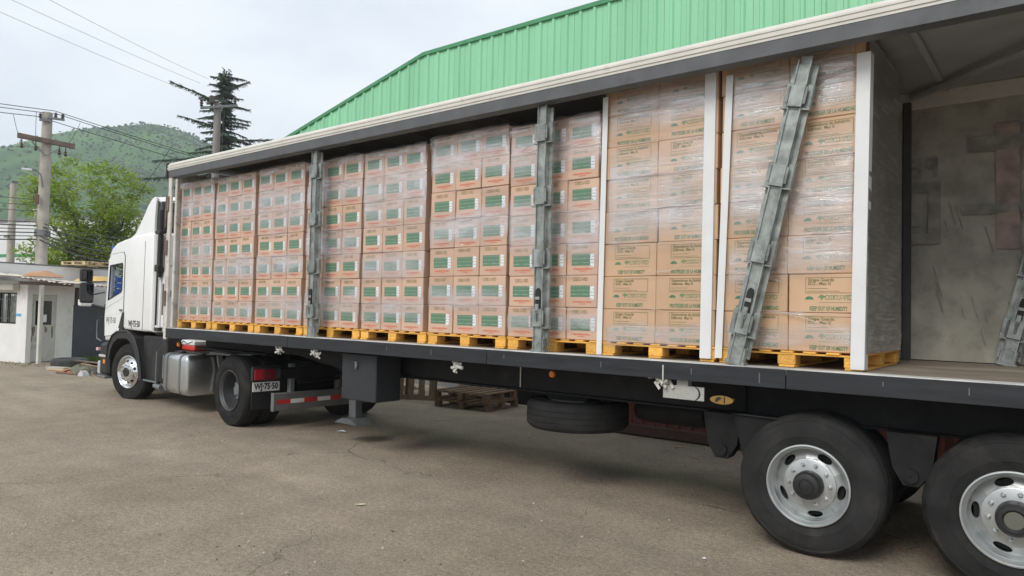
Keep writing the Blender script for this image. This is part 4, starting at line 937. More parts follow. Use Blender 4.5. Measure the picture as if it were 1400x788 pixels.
part('filler_cap', MB().lathe([(.005, 1.0), (.045, 1.0), (.055, .985), (.055, .95)], 16, (-1.95, .12, 0), 'z'), PLAS, tank)
kp('wing_stay', MB().prism([(.44, .30), (.50, .32), (.56, .70), (.52, 1.0), (.42, 1.01), (.44, .98), (.49, .70), (.45, .36)], -1.40, -1.34, 'x'), mat('dull_zinc', (.40, .41, .41), .45, .5, dirt=.3))
# rear lights, number plate, rear bar with stripes
kp('mud_flap', MB().box((.60, .02, .30), (.615, .62, .92), .004), PLAS)
tl = kp('tail_light', MB().box((.60, .0, .70), (.66, .44, .905), .012), PLAS)
part('red_lens', MB().box((.655, .03, .725), (.672, .16, .875), .008), REDL, tl); part('smoked_lens', MB().box((.655, .17, .725), (.672, .42, .875), .008), mat('dark_red_lens', (.16, .015, .02), .25), tl)
npl = kp('number_plate', MB().box((.63, .02, .555), (.642, .44, .69), .004), mat('plate_white', (.72, .72, .69), .4))
q = text_mesh('WJ·75·50', .12, BLACKINK, .004, width=.37)
obj('plate_lettering', q, npl, (.6435, .045, .588), (0, 0, pi / 2))
rb = kp('underrun_bar', MB().box((.86, .2, .30), (.93, 2.25, .55), .012), mat('bar_grey', (.17, .17, .165), .55, .2, var=.2, dirt=.4))
part('bar_end', MB().box((.855, .185, .295), (.935, .2, .555), .004), GREYP, rb)
for k in range(9):
    a = .23 + k * .222; part('reflector', MB().box((.931, a, .395), (.9335, a + (.22 if True else 0), .455)), REFR if k % 2 == 0 else REFW, rb, 0)
for yy_ in (.5, 1.3): kp('bar_bracket', MB().box((.74, yy_, .5), (.82, yy_ + .08, .95), .01).box((.74, yy_, .40), (.86, yy_ + .08, .5), .01), GREYP)
kp('rear_crossbeam', MB().box((.72, .3, .74), (.86, 2.1, .9), .02).tube([(.95, .55, .70), (.95, 1.25, .72)], .03, 8), BLK)
kp('air_hose', MB().tube([(-2.6, .9, 1.5), (-2.2, .8, 1.15), (-1.7, .9, 1.1), (-1.3, 1.0, 1.3)], .018, 6), PLAS)
# wheels
kw = dict(nuty=None)
wheel(TK, (-3.99, .02, .50), TY, RIM_F, HUB_F, None, -.042, .130, R(15), label='front wheel with bright polished rim')
wheel(TK, (-3.98, 2.1, .50), TY, None, None)
wheel(TK, (0, 0, .52), TY, RIM_D, HUB_D, DRUM_D, .152, .13, label='drive wheel with deep grey dished rim')
wheel(TK, (0, .32, .52), TY, None, None, DRUM_T); wheel(TK, (0, 1.8, .52), TY, None, None); wheel(TK, (0, 2.12, .52), TY, None, None)
kp('drive_axle', MB().tube([(0, .4, .52), (0, 2.2, .52)], .1, 12).lathe([(.01, .9), (.2, 1.0), (.25, 1.25), (.2, 1.5), (.01, 1.6)], 20, (0, 0, .52), 'y'), BLK)
# tub on the catwalk
tb_ = thing('plastic_tub', 'white and red plastic tub on the catwalk behind the white cab', 'tub', (-9.82, 5.72, 0), R(-3.74))
part('tub_body', MB().box((-2.40, .30, .988), (-1.92, .66, 1.075), .03), REDP, tb_); part('tub_lid', MB().box((-2.41, .29, 1.076), (-1.91, .67, 1.165), .03), WHITE, tb_)
part('lid_strap', MB().tube([(-2.4, .288, 1.09), (-2.3, .286, 1.15), (-2.15, .285, 1.10), (-1.95, .286, 1.15)], .006, 6), BLK, tb_)

# ================================================================== CARGO
YP = 5.70; PH = .125
BX = [-11.46, -10.38, -9.22, -8.06, -6.90, -5.74, -4.59, -3.475, -2.345, -1.205]
ORDN = ['first', 'second', 'third', 'fourth', 'fifth', 'sixth', 'seventh', 'eighth', 'ninth']
WHERE = ['beside the white cab', 'second from the cab', 'third from the cab behind the first steel post', 'fourth from the cab', 'fifth from the cab', 'sixth from the cab',
         'behind the upright steel post in mid trailer', 'second from the open end, between white corner boards', 'at the open end under the leaning post']
bm_b = {}
def shared(name, mb, m_, smooth=30): return mb.mesh(name, m_, smooth)
BLOCK = shared('block', MB().box((-.5, -.5, -.5), (.5, .5, .5), .03), YEL)
PD = 1.28
pallets = []
for i in range(9):
    x0, x1 = BX[i] + .012, BX[i + 1] - .012; wx = x1 - x0
    p = thing('pallet', 'yellow wooden pallet under the wrapped load ' + WHERE[i], 'pallet', ((x0 + x1) / 2, YP + PD / 2, ZD + .002), random.uniform(-.006, .006), 'yellow pallets in a row on the trailer deck')
    def slab(nm, cx, cy, cz, sx, sy, sz):
        o = obj(nm, BLOCK, p, (cx, cy, cz)); o.scale = (sx, sy, sz); return o
    for xx in (-wx / 2 + .075, 0, wx / 2 - .075):
        slab('bottom_board', xx, 0, .010, .125, PD, .018)
        for yy_ in (-PD / 2 + .075, 0, PD / 2 - .075): slab('block', xx + random.uniform(-.006, .006), yy_ + .003, .058, .135, .14, .076)
    for yy_ in (-PD / 2 + .06, 0, PD / 2 - .06): slab('stringer_board', 0, yy_, .1035, wx - .004, .11, .013)
    nb = 7
    for k in range(nb):
        xx = -wx / 2 + .05 + (wx - .10) * k / (nb - 1); slab('deck_board', xx, random.uniform(-.006, .004), .1185, .098 if k not in (0, nb - 1) else .10, PD, .0145)

# lettering and prints, shared by alike cartons
def frame_print(mb, x, z, wx_, h, t=.0035, mi=0):
    for a, b in (((x, -.0006, z), (x + wx_, 0, z + t)), ((x, -.0006, z + h - t), (x + wx_, 0, z + h)), ((x, -.0006, z + t), (x + t, 0, z + h - t)), ((x + wx_ - t, -.0006, z + t), (x + wx_, 0, z + h - t))): mb.box(a, b, 0, mi)
def carton_print(kind, wx, hz):
    """everything printed on the face of a large carton, in the face's own XZ plane with the lower left corner at the origin"""
    q = MB(); X = lambda f: f * wx; Z = lambda f: f * hz
    frame_print(q, X(.235), Z(.53), X(.63), Z(.40), mi=1)
    L1, L2 = ('Generadores de Anhidrido', 'Sulfuroso  Max G') if kind == 0 else ('Grape Guards', 'SO2 - Max G')
    text_into(q, L1, .034, X(.265), Z(.83), .0008, X(.56) if kind == 0 else X(.34), mi=1)
    text_into(q, L2, .034, X(.265), Z(.735), .0008, X(.36) if kind == 0 else X(.30), mi=1)
    for k, l in enumerate((.26, .40)):      # too small to read in the photograph: rows of short dashes
        xx = .265
        while xx < .265 + l: q.box((X(xx), -.0006, Z(.64 - k * .07)), (X(xx + .022), 0, Z(.655 - k * .07)), 0, 1); xx += .030
    # umbrella mark
    u = [(X(.285) + X(.058) * cos(pi * k / 12), Z(.355) + Z(.095) * sin(pi * k / 12)) for k in range(13)]
    lo = [(X(.285) + X(.058) * (-1 + 2 * k / 6), Z(.355) + (Z(.022) if k % 2 else 0)) for k in range(1, 6)]
    q.prism(u + lo, -.0008, 0, 'y', 0)
    # vine leaf mark before the name
    lf = [(.0, .0), (.012, .012), (.010, .03), (.026, .022), (.034, .040), (.020, .048), (.010, .062), (.0, .050), (-.012, .060), (-.018, .046), (-.030, .036), (-.022, .022), (-.008, .028)]
    q.prism([(X(.445) + a * .8, Z(.345) + b * .75) for a, b in lf], -.0007, 0, 'y', 2)
    text_into(q, 'OSKU-VID', .056, X(.49), Z(.355), .0004, X(.35), mi=2)
    q.box((X(.41), -.0005, Z(.285)), (X(.86), 0, Z(.295)), 0, 2)
    q.box((X(.49), -.0005, Z(.525) - .02), (X(.86), 0, Z(.525) - .017), 0, 2)
    if kind == 0: text_into(q, 'PROTEGER DE LA HUMEDAD', .045, X(.24), Z(.085), .0012, X(.62), mi=0)
    else: text_into(q, 'KEEP OUT OF HUMIDITY', .045, X(.29), Z(.085), .0012, X(.49), mi=0)
    return q
def small_print(wx, hz):
    q = MB(); text_into(q, 'OSKU-VID', .05, wx * .20, hz * .82, .001, wx * .48)
    r_ = random.Random(2)
    return q
def red_print(wx, hz):
    q = MB(); r_ = random.Random(4)
    for k in range(16): q.box((wx * (.2 + k * .038), -.0006, hz * (.15 + r_.uniform(-.004, .004))), (wx * (.2 + k * .038 + r_.uniform(.022, .034)), 0, hz * r_.uniform(.185, .215)))
    for k in range(6): q.box((wx * (.40 + k * .04), -.0006, hz * .10), (wx * (.43 + k * .04), 0, hz * .125))
    return q
cargo_rng = random.Random(21)
H7, H8 = .312, .2985
LAY = ['bottom layer', 'second layer up', 'third layer up', 'fourth layer up', 'fifth layer up', 'sixth layer up', 'seventh layer up', 'eighth layer up']
for i in range(9):
    x0, x1 = BX[i] + .016, BX[i + 1] - .016; wide = i >= 7
    if not wide: x1 -= (.03, .06, .04, .02, .06, .005, .02)[i]
    cols = 2 if wide else 3; rows = 8 if wide else 7; hz = H8 if wide else H7 * (1.012, 1.004, 1.008, .992, .988, 1.004, .984)[i]; wx = (x1 - x0) / cols; bd = .60
    zb = ZD + .1285
    body = MB().box((-wx / 2 + .0025, 0, .001), (wx / 2 - .0025, bd, hz - .0015), .006).mesh('carton', CARD if wide else CARD2, 25)
    if wide: prints = [carton_print(k, wx, hz).mesh('printed_lettering', [INK, mat('olive_green_ink', (.15, .16, .06), .7, var=.2, scale=30), mat('pale_green_ink', (.17, .25, .13), .7, var=.2, scale=30)], 0) for k in (0, 1)]
    else:
        gp = MB().box((wx * .15, -.0008, hz * .31), (wx * .755, 0, hz * .67)).mesh('green_label', GREENP, 0)
        stk = MB().box((wx * .775, -.0016, hz * .27), (wx * .905, 0, hz * .68)).mesh('white_sticker', STICK, 0)
        hp = small_print(wx, hz).mesh('printed_lettering', INKOL, 0); rp_ = red_print(wx, hz).mesh('red_printing', INKR, 0)
    grp = 'large cartons in the two rear loads' if wide else 'cartons with green labels in the front loads'
    lean = cargo_rng.uniform(-.010, .010)
    for r in range(rows):
        lx = lean * r / rows + cargo_rng.uniform(-.007, .007)
        for c in range(cols):
            jit = (cargo_rng.uniform(-.003, .003), cargo_rng.uniform(0, .016), 0)
            if wide:
                kd = 0 if (r * 3 + c * 2 + i + (r // 3)) % 3 != 1 else 1
                lab = 'large carton on the %s pallet from the cab, %s, %s column' % (ORDN[i], LAY[r], ['cab side', 'open end'][c])
            else: lab = 'green label carton on the %s pallet from the cab, %s, %s column' % (ORDN[i], LAY[r], ['cab side', 'middle', 'rear'][c])
            b = obj('carton', body, None, (x0 + wx * (c + .5) + lx + jit[0], YP + jit[1], zb + r * hz), (0, cargo_rng.uniform(-.003, .003), cargo_rng.uniform(-.010, .010)))
            tag(b, lab, 'carton', grp)
            def pr(nm, me, dy=0): obj(nm, me, b, (-wx / 2 + cargo_rng.uniform(-.010, .010), -.0006 - dy, cargo_rng.uniform(-.008, .008)))
            if wide: pr('printed_lettering', prints[kd])
            else: pr('green_label', gp); pr('white_sticker', stk, .0006); pr('printed_lettering', hp); pr('red_printing', rp_)
    if wide:      # inner cartons of the rear loads, seen at the open end
        ib = MB().box((-wx / 2 + .0025, 0, .001), (wx / 2 - .0025, .63, hz - .0015), .006).mesh('carton', CARD, 25)
        if i == 8:
            ep = MB(); frame_print(ep, .15, .06, .14, .12, .004); ep.box((.17, -.0006, .09), (.27, 0, .10)); ep.box((.17, -.0006, .13), (.25, 0, .14)); ep = ep.mesh('end_printing', mat('faded_ink', (.22, .15, .09), .8), 0)
            for r in range(rows):
                b = obj('carton', ib, None, (x1 - wx / 2 + cargo_rng.uniform(-.004, .004), YP + .62, zb + r * hz)); tag(b, '%s carton at the open end of the ninth load, far half under film' % LAY[r].replace(' up', ''), 'carton', 'cartons in the far half of the ninth load')
                obj('end_printing', ep, b, (wx / 2 - .002, .05, .03), (0, 0, pi / 2))

# white corner boards
def corner_board(xb, zb_, xt, zt, side, wf, label, yo=-.016):
    """an L shaped board: front leaf wf wide, other leaf round the corner (side = +1 right corner, -1 left)"""
    q = MB(); t = .005
    for a, b, dy in ((xb, zb_, 0), (xt, zt, 0)): pass
    q.prism([(xb - wf if side > 0 else xb, zb_), (xb if side > 0 else xb + wf, zb_), (xt if side > 0 else xt + wf, zt), (xt - wf if side > 0 else xt, zt)], YP + yo - t, YP + yo, 'y')
    s0, s1 = (0, t) if side > 0 else (-t, 0)
    M_ = MB(); vs = []
    for (xx, zz) in ((xb, zb_), (xt, zt)):
        for dx, y in ((s0, YP + yo - t), (s1, YP + yo - t), (s1, YP + .085), (s0, YP + .085)): vs.append((xx + dx, y, zz))
    q.add(vs, [(0, 1, 2, 3), (7, 6, 5, 4), (0, 4, 5, 1), (1, 5, 6, 2), (2, 6, 7, 3), (3, 7, 4, 0)])
    solo('corner_board', q, mat('white_card_edge', (.70, .71, .71), .5, var=.04, dirt=.08, dcol=(.5, .48, .45)), label, 'corner board', (0, 0, 0), 'white corner boards on the two rear loads', 20)
corner_board(-3.488, 1.405, -3.463, 3.80, -1, .05, 'white corner board on the cab side edge of the eighth load')
corner_board(-2.392, 1.43, -2.375, 3.83, 1, .092, 'broad white corner board on the rear edge of the eighth load')
corner_board(-2.345, 1.44, -2.275, 3.78, -1, .055, 'tilted white corner board on the cab side edge of the ninth load', -.02)
corner_board(-1.222, 1.415, -1.19, 3.76, 1, .09, 'white corner board at the open end of the cargo')

# stretch film: overlapping wraps round each load, with slack and folds
def film(i, bands, label, xe0=0.0, xe1=0.0, end=False):
    x0, x1 = BX[i] + .004 + xe0, BX[i + 1] - .004 - xe1 - ((.03, .06, .04, .02, .06, .005, .02)[i] if i < 7 else 0); q = MB(); fade = []; r_ = random.Random(40 + i)
    ztop = ZD + .1285 + (8 * H8 if i >= 7 else 7 * H7 * (1.012, 1.004, 1.008, .992, .988, 1.004, .984)[i])
    for (za, zb_, tilt) in bands:
        nx, nz = 30, max(4, int((zb_ - za) / .045)); base = len(q.v)
        ph = [r_.uniform(0, 6) for _ in range(6)]
        for a in range(nx + 1):
            f = a / nx; xx = x0 + (x1 - x0) * f
            e0 = za + tilt * (f - .5) + .014 * sin(f * 9 + ph[0]) + .008 * sin(f * 23 + ph[1]); e1 = zb_ + tilt * (f - .5) * .7 + .014 * sin(f * 8 + ph[2]) + .008 * sin(f * 27 + ph[3])
            e1 = min(e1, ztop + .004); e0 = min(e0, e1 - .01)
            for b in range(nz + 1):
                g_ = b / nz; zz = e0 + (e1 - e0) * g_
                dy = -.008 - .0012 * sin(zz * 46 + f * 7 + ph[4]) - .002 * sin(zz * 17 + f * 9 + ph[5]) - .0008 * r_.random()
                edge = min(f, 1 - f)
                if edge < .02: dy += .018 * (1 - edge / .02)
                q.v.append((xx, YP + dy, zz)); fade.append(min(1, g_ / .3, (1 - g_) / .3))
        for a in range(nx):
            for b in range(nz): k = base + a * (nz + 1) + b; q.f.append((k, k + nz + 1, k + nz + 2, k + 1)); q.mi.append(0)
    # folds: narrow pleats along the carton edges and slanting, whitened to paint glints
    for k in range(20):
        ln = r_.uniform(.12, .5); f0 = r_.uniform(0, 1 - ln); zz0 = ZD + .13 + (H8 if i >= 7 else H7) * r_.choice((1, 2, 3, 4, 5, 6, 7)) + r_.uniform(-.03, .012)
        sl = r_.uniform(-.05, .05) if k % 4 else r_.uniform(-.5, .5); hh = r_.uniform(.003, .008); base = len(q.v)
        for a in range(9):
            f = f0 + ln * a / 8; zz = min(ztop - .02, zz0 + sl * (f - f0) + .006 * sin(a * 1.1 + k)); e_ = sin(pi * a / 8)
            for b, (dz, dy_, fd) in enumerate(((-hh, -.013, .0), (0, -.019, 2.6), (hh, -.013, .0))): q.v.append((x0 + (x1 - x0) * f, YP + dy_, zz + dz)); fade.append(fd * e_)
        for a in range(8):
            for b in range(2): kk = base + a * 3 + b; q.f.append((kk, kk + 3, kk + 4, kk + 1)); q.mi.append(0)
    # top: puckered sheet hanging over the upper edge
    base = len(q.v); nx, ny = 36, 5
    for a in range(nx + 1):
        f = a / nx; xx = x0 + (x1 - x0) * f
        for b in range(ny + 1):
            g_ = b / ny
            if b <= 2: z_, y_ = ztop - .11 + .055 * b + (.03 * sin(f * 13 + i) if b == 0 else 0), -.012 - .006 * r_.random()
            else: z_, y_ = ztop + .008 + .014 * r_.random() * (b == 3) + .010 * abs(sin(f * 10 + i * 2)), .01 + (b - 3) * .28
            if i >= 7: z_ = min(z_, ztop + .012)
            q.v.append((xx, YP + y_, z_)); fade.append((.15, .8, 1, .8, .5, .4)[b])
    for a in range(nx):
        for b in range(ny): k = base + a * (ny + 1) + b; q.f.append((k, k + ny + 1, k + ny + 2, k + 1)); q.mi.append(0)
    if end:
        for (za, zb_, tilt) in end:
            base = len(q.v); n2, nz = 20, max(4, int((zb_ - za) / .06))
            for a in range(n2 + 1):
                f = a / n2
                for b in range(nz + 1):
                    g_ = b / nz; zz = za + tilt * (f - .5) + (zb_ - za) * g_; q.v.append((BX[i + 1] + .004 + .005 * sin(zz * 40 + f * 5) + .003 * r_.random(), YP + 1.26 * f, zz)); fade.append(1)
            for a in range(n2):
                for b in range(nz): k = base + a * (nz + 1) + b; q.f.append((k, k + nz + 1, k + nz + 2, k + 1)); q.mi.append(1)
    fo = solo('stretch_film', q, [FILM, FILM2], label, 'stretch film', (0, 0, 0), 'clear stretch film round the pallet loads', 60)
    if len(fo.data.vertices) == len(fade):
        at_ = fo.data.attributes.new('fade', 'FLOAT', 'POINT'); at_.data.foreach_set('value', fade)
WR = [[(1.62, 2.10, .06), (2.28, 2.95, -.08), (3.12, 3.60, .10)], [(1.55, 1.85, .04), (2.05, 2.60, .10), (2.85, 3.55, -.06)], [(1.60, 2.00, -.06), (2.20, 2.55, .05), (2.75, 3.60, .08)],
      [(1.60, 2.05, .08), (2.35, 2.85, -.10), (3.10, 3.50, .05)], [(1.62, 1.95, .04), (2.10, 2.50, .05), (2.62, 3.66, -.05)], [(1.75, 2.05, -.06), (2.50, 2.90, .08), (3.22, 3.66, -.08)], [(1.60, 1.80, .04), (2.30, 2.95, -.12), (3.15, 3.64, .06)]]
for i in range(7): film(i, WR[i], 'clear stretch film round the green label cartons of the %s load from the cab' % ORDN[i])
film(7, [(2.30, 3.42, .06), (1.50, 1.72, .04), (3.40, 3.90, .05)], 'clear stretch film round the eighth load, bunched under the roof', .05, .11)
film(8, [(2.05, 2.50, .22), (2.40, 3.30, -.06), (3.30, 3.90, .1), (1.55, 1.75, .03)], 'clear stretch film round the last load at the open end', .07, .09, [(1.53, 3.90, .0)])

# galvanised side posts
def steel_post(label, loc, rot, first=[None]):
    if first[0] is None:
        t = thing('side_post', label, 'steel post', loc, 0, 'galvanised side posts of the trailer'); t.rotation_euler = rot; t.scale = (.88, 1, 1)
        H = 2.385
        b = MB().prism([(-.105, 0), (.105, 0), (.105, .012), (.066, .012), (.054, -.045), (-.054, -.045), (-.066, .012), (-.105, .012)], .06, H - .03, 'z')
        part('post_channel', b, GALV, t, 20)
        part('channel_rib', MB().box((-.058, -.058, .0), (-.048, -.044, H)), GALV, t); part('channel_rib', MB().box((.048, -.058, .0), (.058, -.044, H)), GALV, t)
        part('foot', MB().box((-.075, -.05, .0), (.075, .02, .14), .006).box((-.09, -.055, -.004), (.09, .03, .03), .004), GALV, t)
        part('head_tongue', MB().box((-.045, -.035, H - .03), (.045, -.01, H + .04), .004), GALV, t)
        for zc, w_ in ((2.11, .118), (1.50, .118), (.90, .118), (.33, .125)):
            b = MB().box((-w_, -.030, zc - .10), (-.060, .018, zc + .10), .006).box((.060, -.030, zc - .10), (w_, .018, zc + .10), .006).box((-.062, -.072, zc - .085), (.062, -.0585, zc + .085), .004)
            for sx in (-.075, .075): b.tube([(sx, -.066, zc - .06), (sx, -.066, zc + .07)], .011, 6)
            b.prism([(-w_ - .01, zc - .10), (w_ + .01, zc - .10), (w_ + .01, zc - .088), (-w_ - .01, zc - .088)], -.05, -.028)
            part('board_bracket', b, GALV, t)
        b_ = 0; sl = MB().prism([(-.028, .42), (.028, .42), (.028, .58), (.020, .605), (0, .615), (-.020, .605), (-.028, .58)], -.0625, -.0445)
        part('latch_slot', sl, mat('slot_dark', (.02, .02, .02), .8), t)
        lt = MB().box((-.022, -.085, .36), (.022, -.06, .46), .008).box((-.03, -.075, .50), (.03, -.06, .53), .005).tube([(0, -.08, .30), (0, -.095, .40)], .012, 8)
        part('latch_lever', lt, GALV, t)
        hk = MB().tube([(.075, -.03, .14), (.10, -.07, .14), (.10, -.07, .20)], .01, 6); part('chain_hook', hk, GREYP, t)
        first[0] = t; return t
    t = copy_tree(first[0]); t.location = loc; t.rotation_euler = rot; t['label'] = label; return t
steel_post('upright galvanised steel post in front of the third and fourth loads', (-7.61, YN + .10, ZD), (0, R(-.4), 0))
steel_post('upright galvanised steel post in front of the seventh load', (-4.04, YN + .10, ZD), (0, R(.1), 0))
steel_post('galvanised steel post leaning sideways across the last load', (-2.12, YN + .10, ZD + .01), (R(-1.0), math.atan2(.52, 2.36), 0))
steel_post('dark steel post leaning against the dirty far curtain', (-.50, YF - .17, ZD + .0), (R(-2), R(13), 0))

# ================================================================== YARD THINGS
def ground_pallet(label, loc, rz, rx=0, group='old wooden pallets stacked behind the trailer', m_=OLDW, first=[None]):
    if first[0] is None:
        me = MB().box((-.5, -.5, -.5), (.5, .5, .5), .03).mesh('board', OLDW, 20)
        t = thing('old_pallet', label, 'pallet', loc, rz, group)
        def slab(nm, cx, cy, cz, sx, sy, sz): o = obj(nm, me, t, (cx, cy, cz)); o.scale = (sx, sy, sz)
        for xx in (-.55, 0, .55):
            slab('bottom_board', xx, 0, .011, .10, 1.0, .02)
            for yy in (-.44, 0, .44): slab('block', xx, yy, .068, .10, .11, .09)
        for yy in (-.44, 0, .44): slab('stringer_board', 0, yy, .124, 1.2, .10, .02)
        for k in range(6): slab('deck_board', -.54 + k * .216, 0, .146, .12, 1.0, .02)
        first[0] = t; return t
    t = copy_tree(first[0]); t.location = loc; t.rotation_euler = (rx, 0, rz); t['label'] = label; return t
ground_pallet('lowest old wooden pallet of the stack on the ground behind the trailer', (-8.75, 10.05, .0), .12)
ground_pallet('old wooden pallet second in the stack behind the trailer', (-8.77, 10.04, .158), .10)
ground_pallet('old wooden pallet standing on edge behind the trailer tool box', (-10.45, 9.9, .02), .5, R(82))
ground_pallet('old wooden pallet lying flat on the ground beside the upright one', (-11.15, 10.0, .0), .25)
ground_pallet('old wooden pallet standing on edge at the far end of the stack', (-9.4, 11.1, .3), .05, R(84))
ground_pallet('old wooden pallet propped upright behind the spare wheel', (-6.55, 11.3, .02), .1, R(80))
rp2 = copy_tree(bpy.data.objects['pallet']); rp2.location = (-26.2, 9.95, 2.99); rp2.rotation_euler = (0, 0, R(102)); rp2['label'] = 'yellowish wooden pallet lying on the parapet roof of the gatehouse'; del rp2['group']
for ch in rp2.children:
    ch.material_slots[0].link = 'OBJECT'; ch.material_slots[0].material = mat('bleached_wood', (.58, .47, .29), .8, var=.2)
solo('dark_backdrop_box', MB().box((-.8, -.3, 0), (.8, .3, .62), .02), BLK, 'low black box added as a dark backdrop behind the old pallets', 'metal box', (-8.9, 11.2, 0))  # black box set as a dark backdrop behind the pallet stack
# old tyre by the gatehouse
ot = thing('discarded_car_tyre', 'old black tyre lying flat on the ground beside the gatehouse', 'tyre', (-21.0, 7.62, 0))
o_ = obj('tyre_body', tyre_mesh(.43, .24, .27, n=48), ot, (0, 0, .27), (-pi / 2, 0, 0))
o_.data.materials[0] = mat('dusty_rubber', (.055, .056, .055), .9, var=.3, dirt=.4, dcol=(.11, .105, .095))
# rubbish heap
RBL = 'rubbish heap beside the old tyre'
def plank(label, c, L_, w_, t_, rz, tilt, m_=OLDW):
    return solo('plank', MB().box((-L_ / 2, -w_ / 2, 0), (L_ / 2, w_ / 2, t_), .006), m_, label, 'plank', c, RBL, 20, (0, tilt, rz))
PALEW = mat('pale_timber', (.50, .36, .20), .8, var=.2, objvar=.2); REDB = mat('brick_red', (.36, .10, .05), .9, var=.3)
plank('pale plank lying flat at the tyre end of the rubbish heap', (-20.25, 7.25, .005), .9, .10, .04, .45, 0, PALEW)
plank('pale plank leaning up onto the rubbish heap', (-19.85, 7.35, .02), .95, .12, .04, .1, R(-14), PALEW)
plank('dark plank across the top of the rubbish heap', (-19.10, 7.45, .27), .9, .13, .03, .6, R(5), DWOOD)
plank('short grey board at the truck end of the rubbish heap', (-18.60, 7.3, .04), .6, .12, .03, -.4, R(16), OLDW)
crumple('crumpled_sheet', mat('dull_green_cloth', (.13, .13, .09), .9, var=.4, scale=9), (-19.30, 7.4, 0), .55, .34, .33, 'crumpled greyish green cloth in the middle of the rubbish heap', 'cloth', 11, RBL)
crumple('crumpled_sheet', mat('dark_cloth', (.05, .05, .045), .9, var=.4), (-18.85, 7.55, 0), .45, .35, .24, 'crumpled black sheet at the truck end of the rubbish heap', 'cloth', 12, RBL)
crumple('plastic_bag', mat('white_bag', (.45, .45, .43), .5), (-18.75, 7.12, 0), .13, .11, .16, 'white plastic bag on the rubbish heap', 'bag', 13, RBL)
crumple('rag', REDB, (-19.65, 7.2, 0), .26, .18, .15, 'rust red rag on the rubbish heap near the planks', 'rag', 14, RBL)
crumple('paper_sack', mat('tan_sack', (.42, .28, .15), .85, var=.3), (-19.90, 7.55, 0), .33, .25, .19, 'tan paper sack behind the leaning plank', 'sack', 15, RBL)
plank('splintered pale board sticking up from the middle of the rubbish heap', (-19.55, 7.18, .12), .8, .09, .025, .9, R(-20), PALEW)
plank('narrow brown batten lying along the front of the rubbish heap', (-19.35, 6.98, .005), .85, .06, .04, .2, 0, OLDW)
plank('thin pale lath resting on the black sheet of the rubbish heap', (-18.75, 7.42, .20), .7, .05, .02, 1.2, R(12), PALEW)
solo('white_slab', MB().box((-.30, -.11, 0), (.30, .11, .09), .01), CONC, 'pale concrete slab in front of the old tyre', 'slab', (-20.55, 7.2, 0), None, 20, (0, 0, .4))
# grass in front of the gate
gm = MB(); r_ = random.Random(9)
for k in range(1500):
    a, b = r_.uniform(1.45, 3.6), r_.uniform(.0, 1.0); u_, v_ = b * .95 - .05, a
    x_ = -23.37 + .978 * u_ - .207 * v_; y_ = 7.33 + .207 * u_ + .978 * v_
    h = r_.uniform(.05, .17); an = r_.uniform(0, 6.3); dx, dy = .02 * cos(an), .02 * sin(an); lx, ly = r_.uniform(-.05, .05), r_.uniform(-.05, .05)
    gm.add([(x_ - dx, y_ - dy, 0), (x_ + dx, y_ + dy, 0), (x_ + lx, y_ + ly, h)], [(0, 1, 2)])
tag(obj('grass', gm.mesh('grass', mat_leaf('grass_blade', (.06, .11, .025), (.14, .2, .05), .3), 0)), 'short green grass along the foot of the dark gate', None, None, 'stuff')
gm = MB()
for k in range(130):
    x_, y_ = -23.3 + r_.gauss(0, .9), 7.1 + r_.gauss(0, .25); h = r_.uniform(.02, .07); an = r_.uniform(0, 6.3); dx, dy = .012 * cos(an), .012 * sin(an)
    gm.add([(x_ - dx, y_ - dy, 0), (x_ + dx, y_ + dy, 0), (x_ + r_.uniform(-.05, .05), y_ + r_.uniform(-.05, .05), h)], [(0, 1, 2)])
tag(obj('grass', gm.mesh('grass', bpy.data.materials['grass_blade'], 0)), 'thin weeds along the foot of the gatehouse wall', None, None, 'stuff')
# stones and chips on the yard
gv = MB(); r_ = random.Random(31)
for k in range(6500):
    d = 1.6 + 12 * r_.random() ** 1.5; a = R(r_.uniform(-85, 5)); x_, y_ = d * sin(a), d * cos(a)
    if k % 6 == 0: x_, y_ = r_.choice(((-2.9, 3.9), (-1.7, 4.3), (-6.2, 4.6), (-4.6, 2.9), (-3.6, 9.0), (-9.5, 5.0))); x_ += r_.gauss(0, .55); y_ += r_.gauss(0, .22)
    s_ = r_.uniform(.0025, .0075) * (1 + 1.6 * (r_.random() < .07))
    vs = [(x_ + s_ * cos(q * 1.57 + k) * r_.uniform(.7, 1.3), y_ + s_ * sin(q * 1.57 + k) * r_.uniform(.7, 1.3), -.001) for q in range(4)] + [(x_ + r_.uniform(-.3, .3) * s_, y_, s_ * r_.uniform(.5, .9))]
    gv.add(vs, [(0, 1, 4), (1, 2, 4), (2, 3, 4), (3, 0, 4)], 0 if r_.random() < .6 else 1)
tag(obj('gravel', gv.mesh('gravel', [mat('stone_grey', (.16, .14, .115), .9, var=.3, scale=30), mat('stone_pale', (.38, .34, .27), .9, var=.2, scale=30)], 0)), 'loose grit and small stones on the asphalt', None, None, 'stuff')
def leaf(name, label, cat, c, L_, w_, m_, rz, curl=.3):
    q = MB(); n_ = 8
    for k in range(n_ + 1):
        f = k / n_; ww = w_ * sin(pi * min(.97, max(.05, f))) ** .8; zz = .004 + curl * L_ * (2 * f - 1) ** 2 * .4
        q.v += [((f - .5) * L_, -ww / 2, zz + ww * .3), ((f - .5) * L_, 0, zz), ((f - .5) * L_, ww / 2, zz + ww * .35)]
    for k in range(n_):
        for j in range(2): a = k * 3 + j; q.f.append((a, a + 1, a + 4, a + 3)); q.mi.append(0)
    return solo(name, q, m_, label, cat, c, None, 60, (0, 0, rz))
leaf('dry_leaf', 'pale curled dry leaf on the asphalt in front of the trailer middle', 'leaf', (-5.08, 4.27, 0), .10, .035, mat('dry_leaf_pale', (.52, .50, .36), .8), .9)
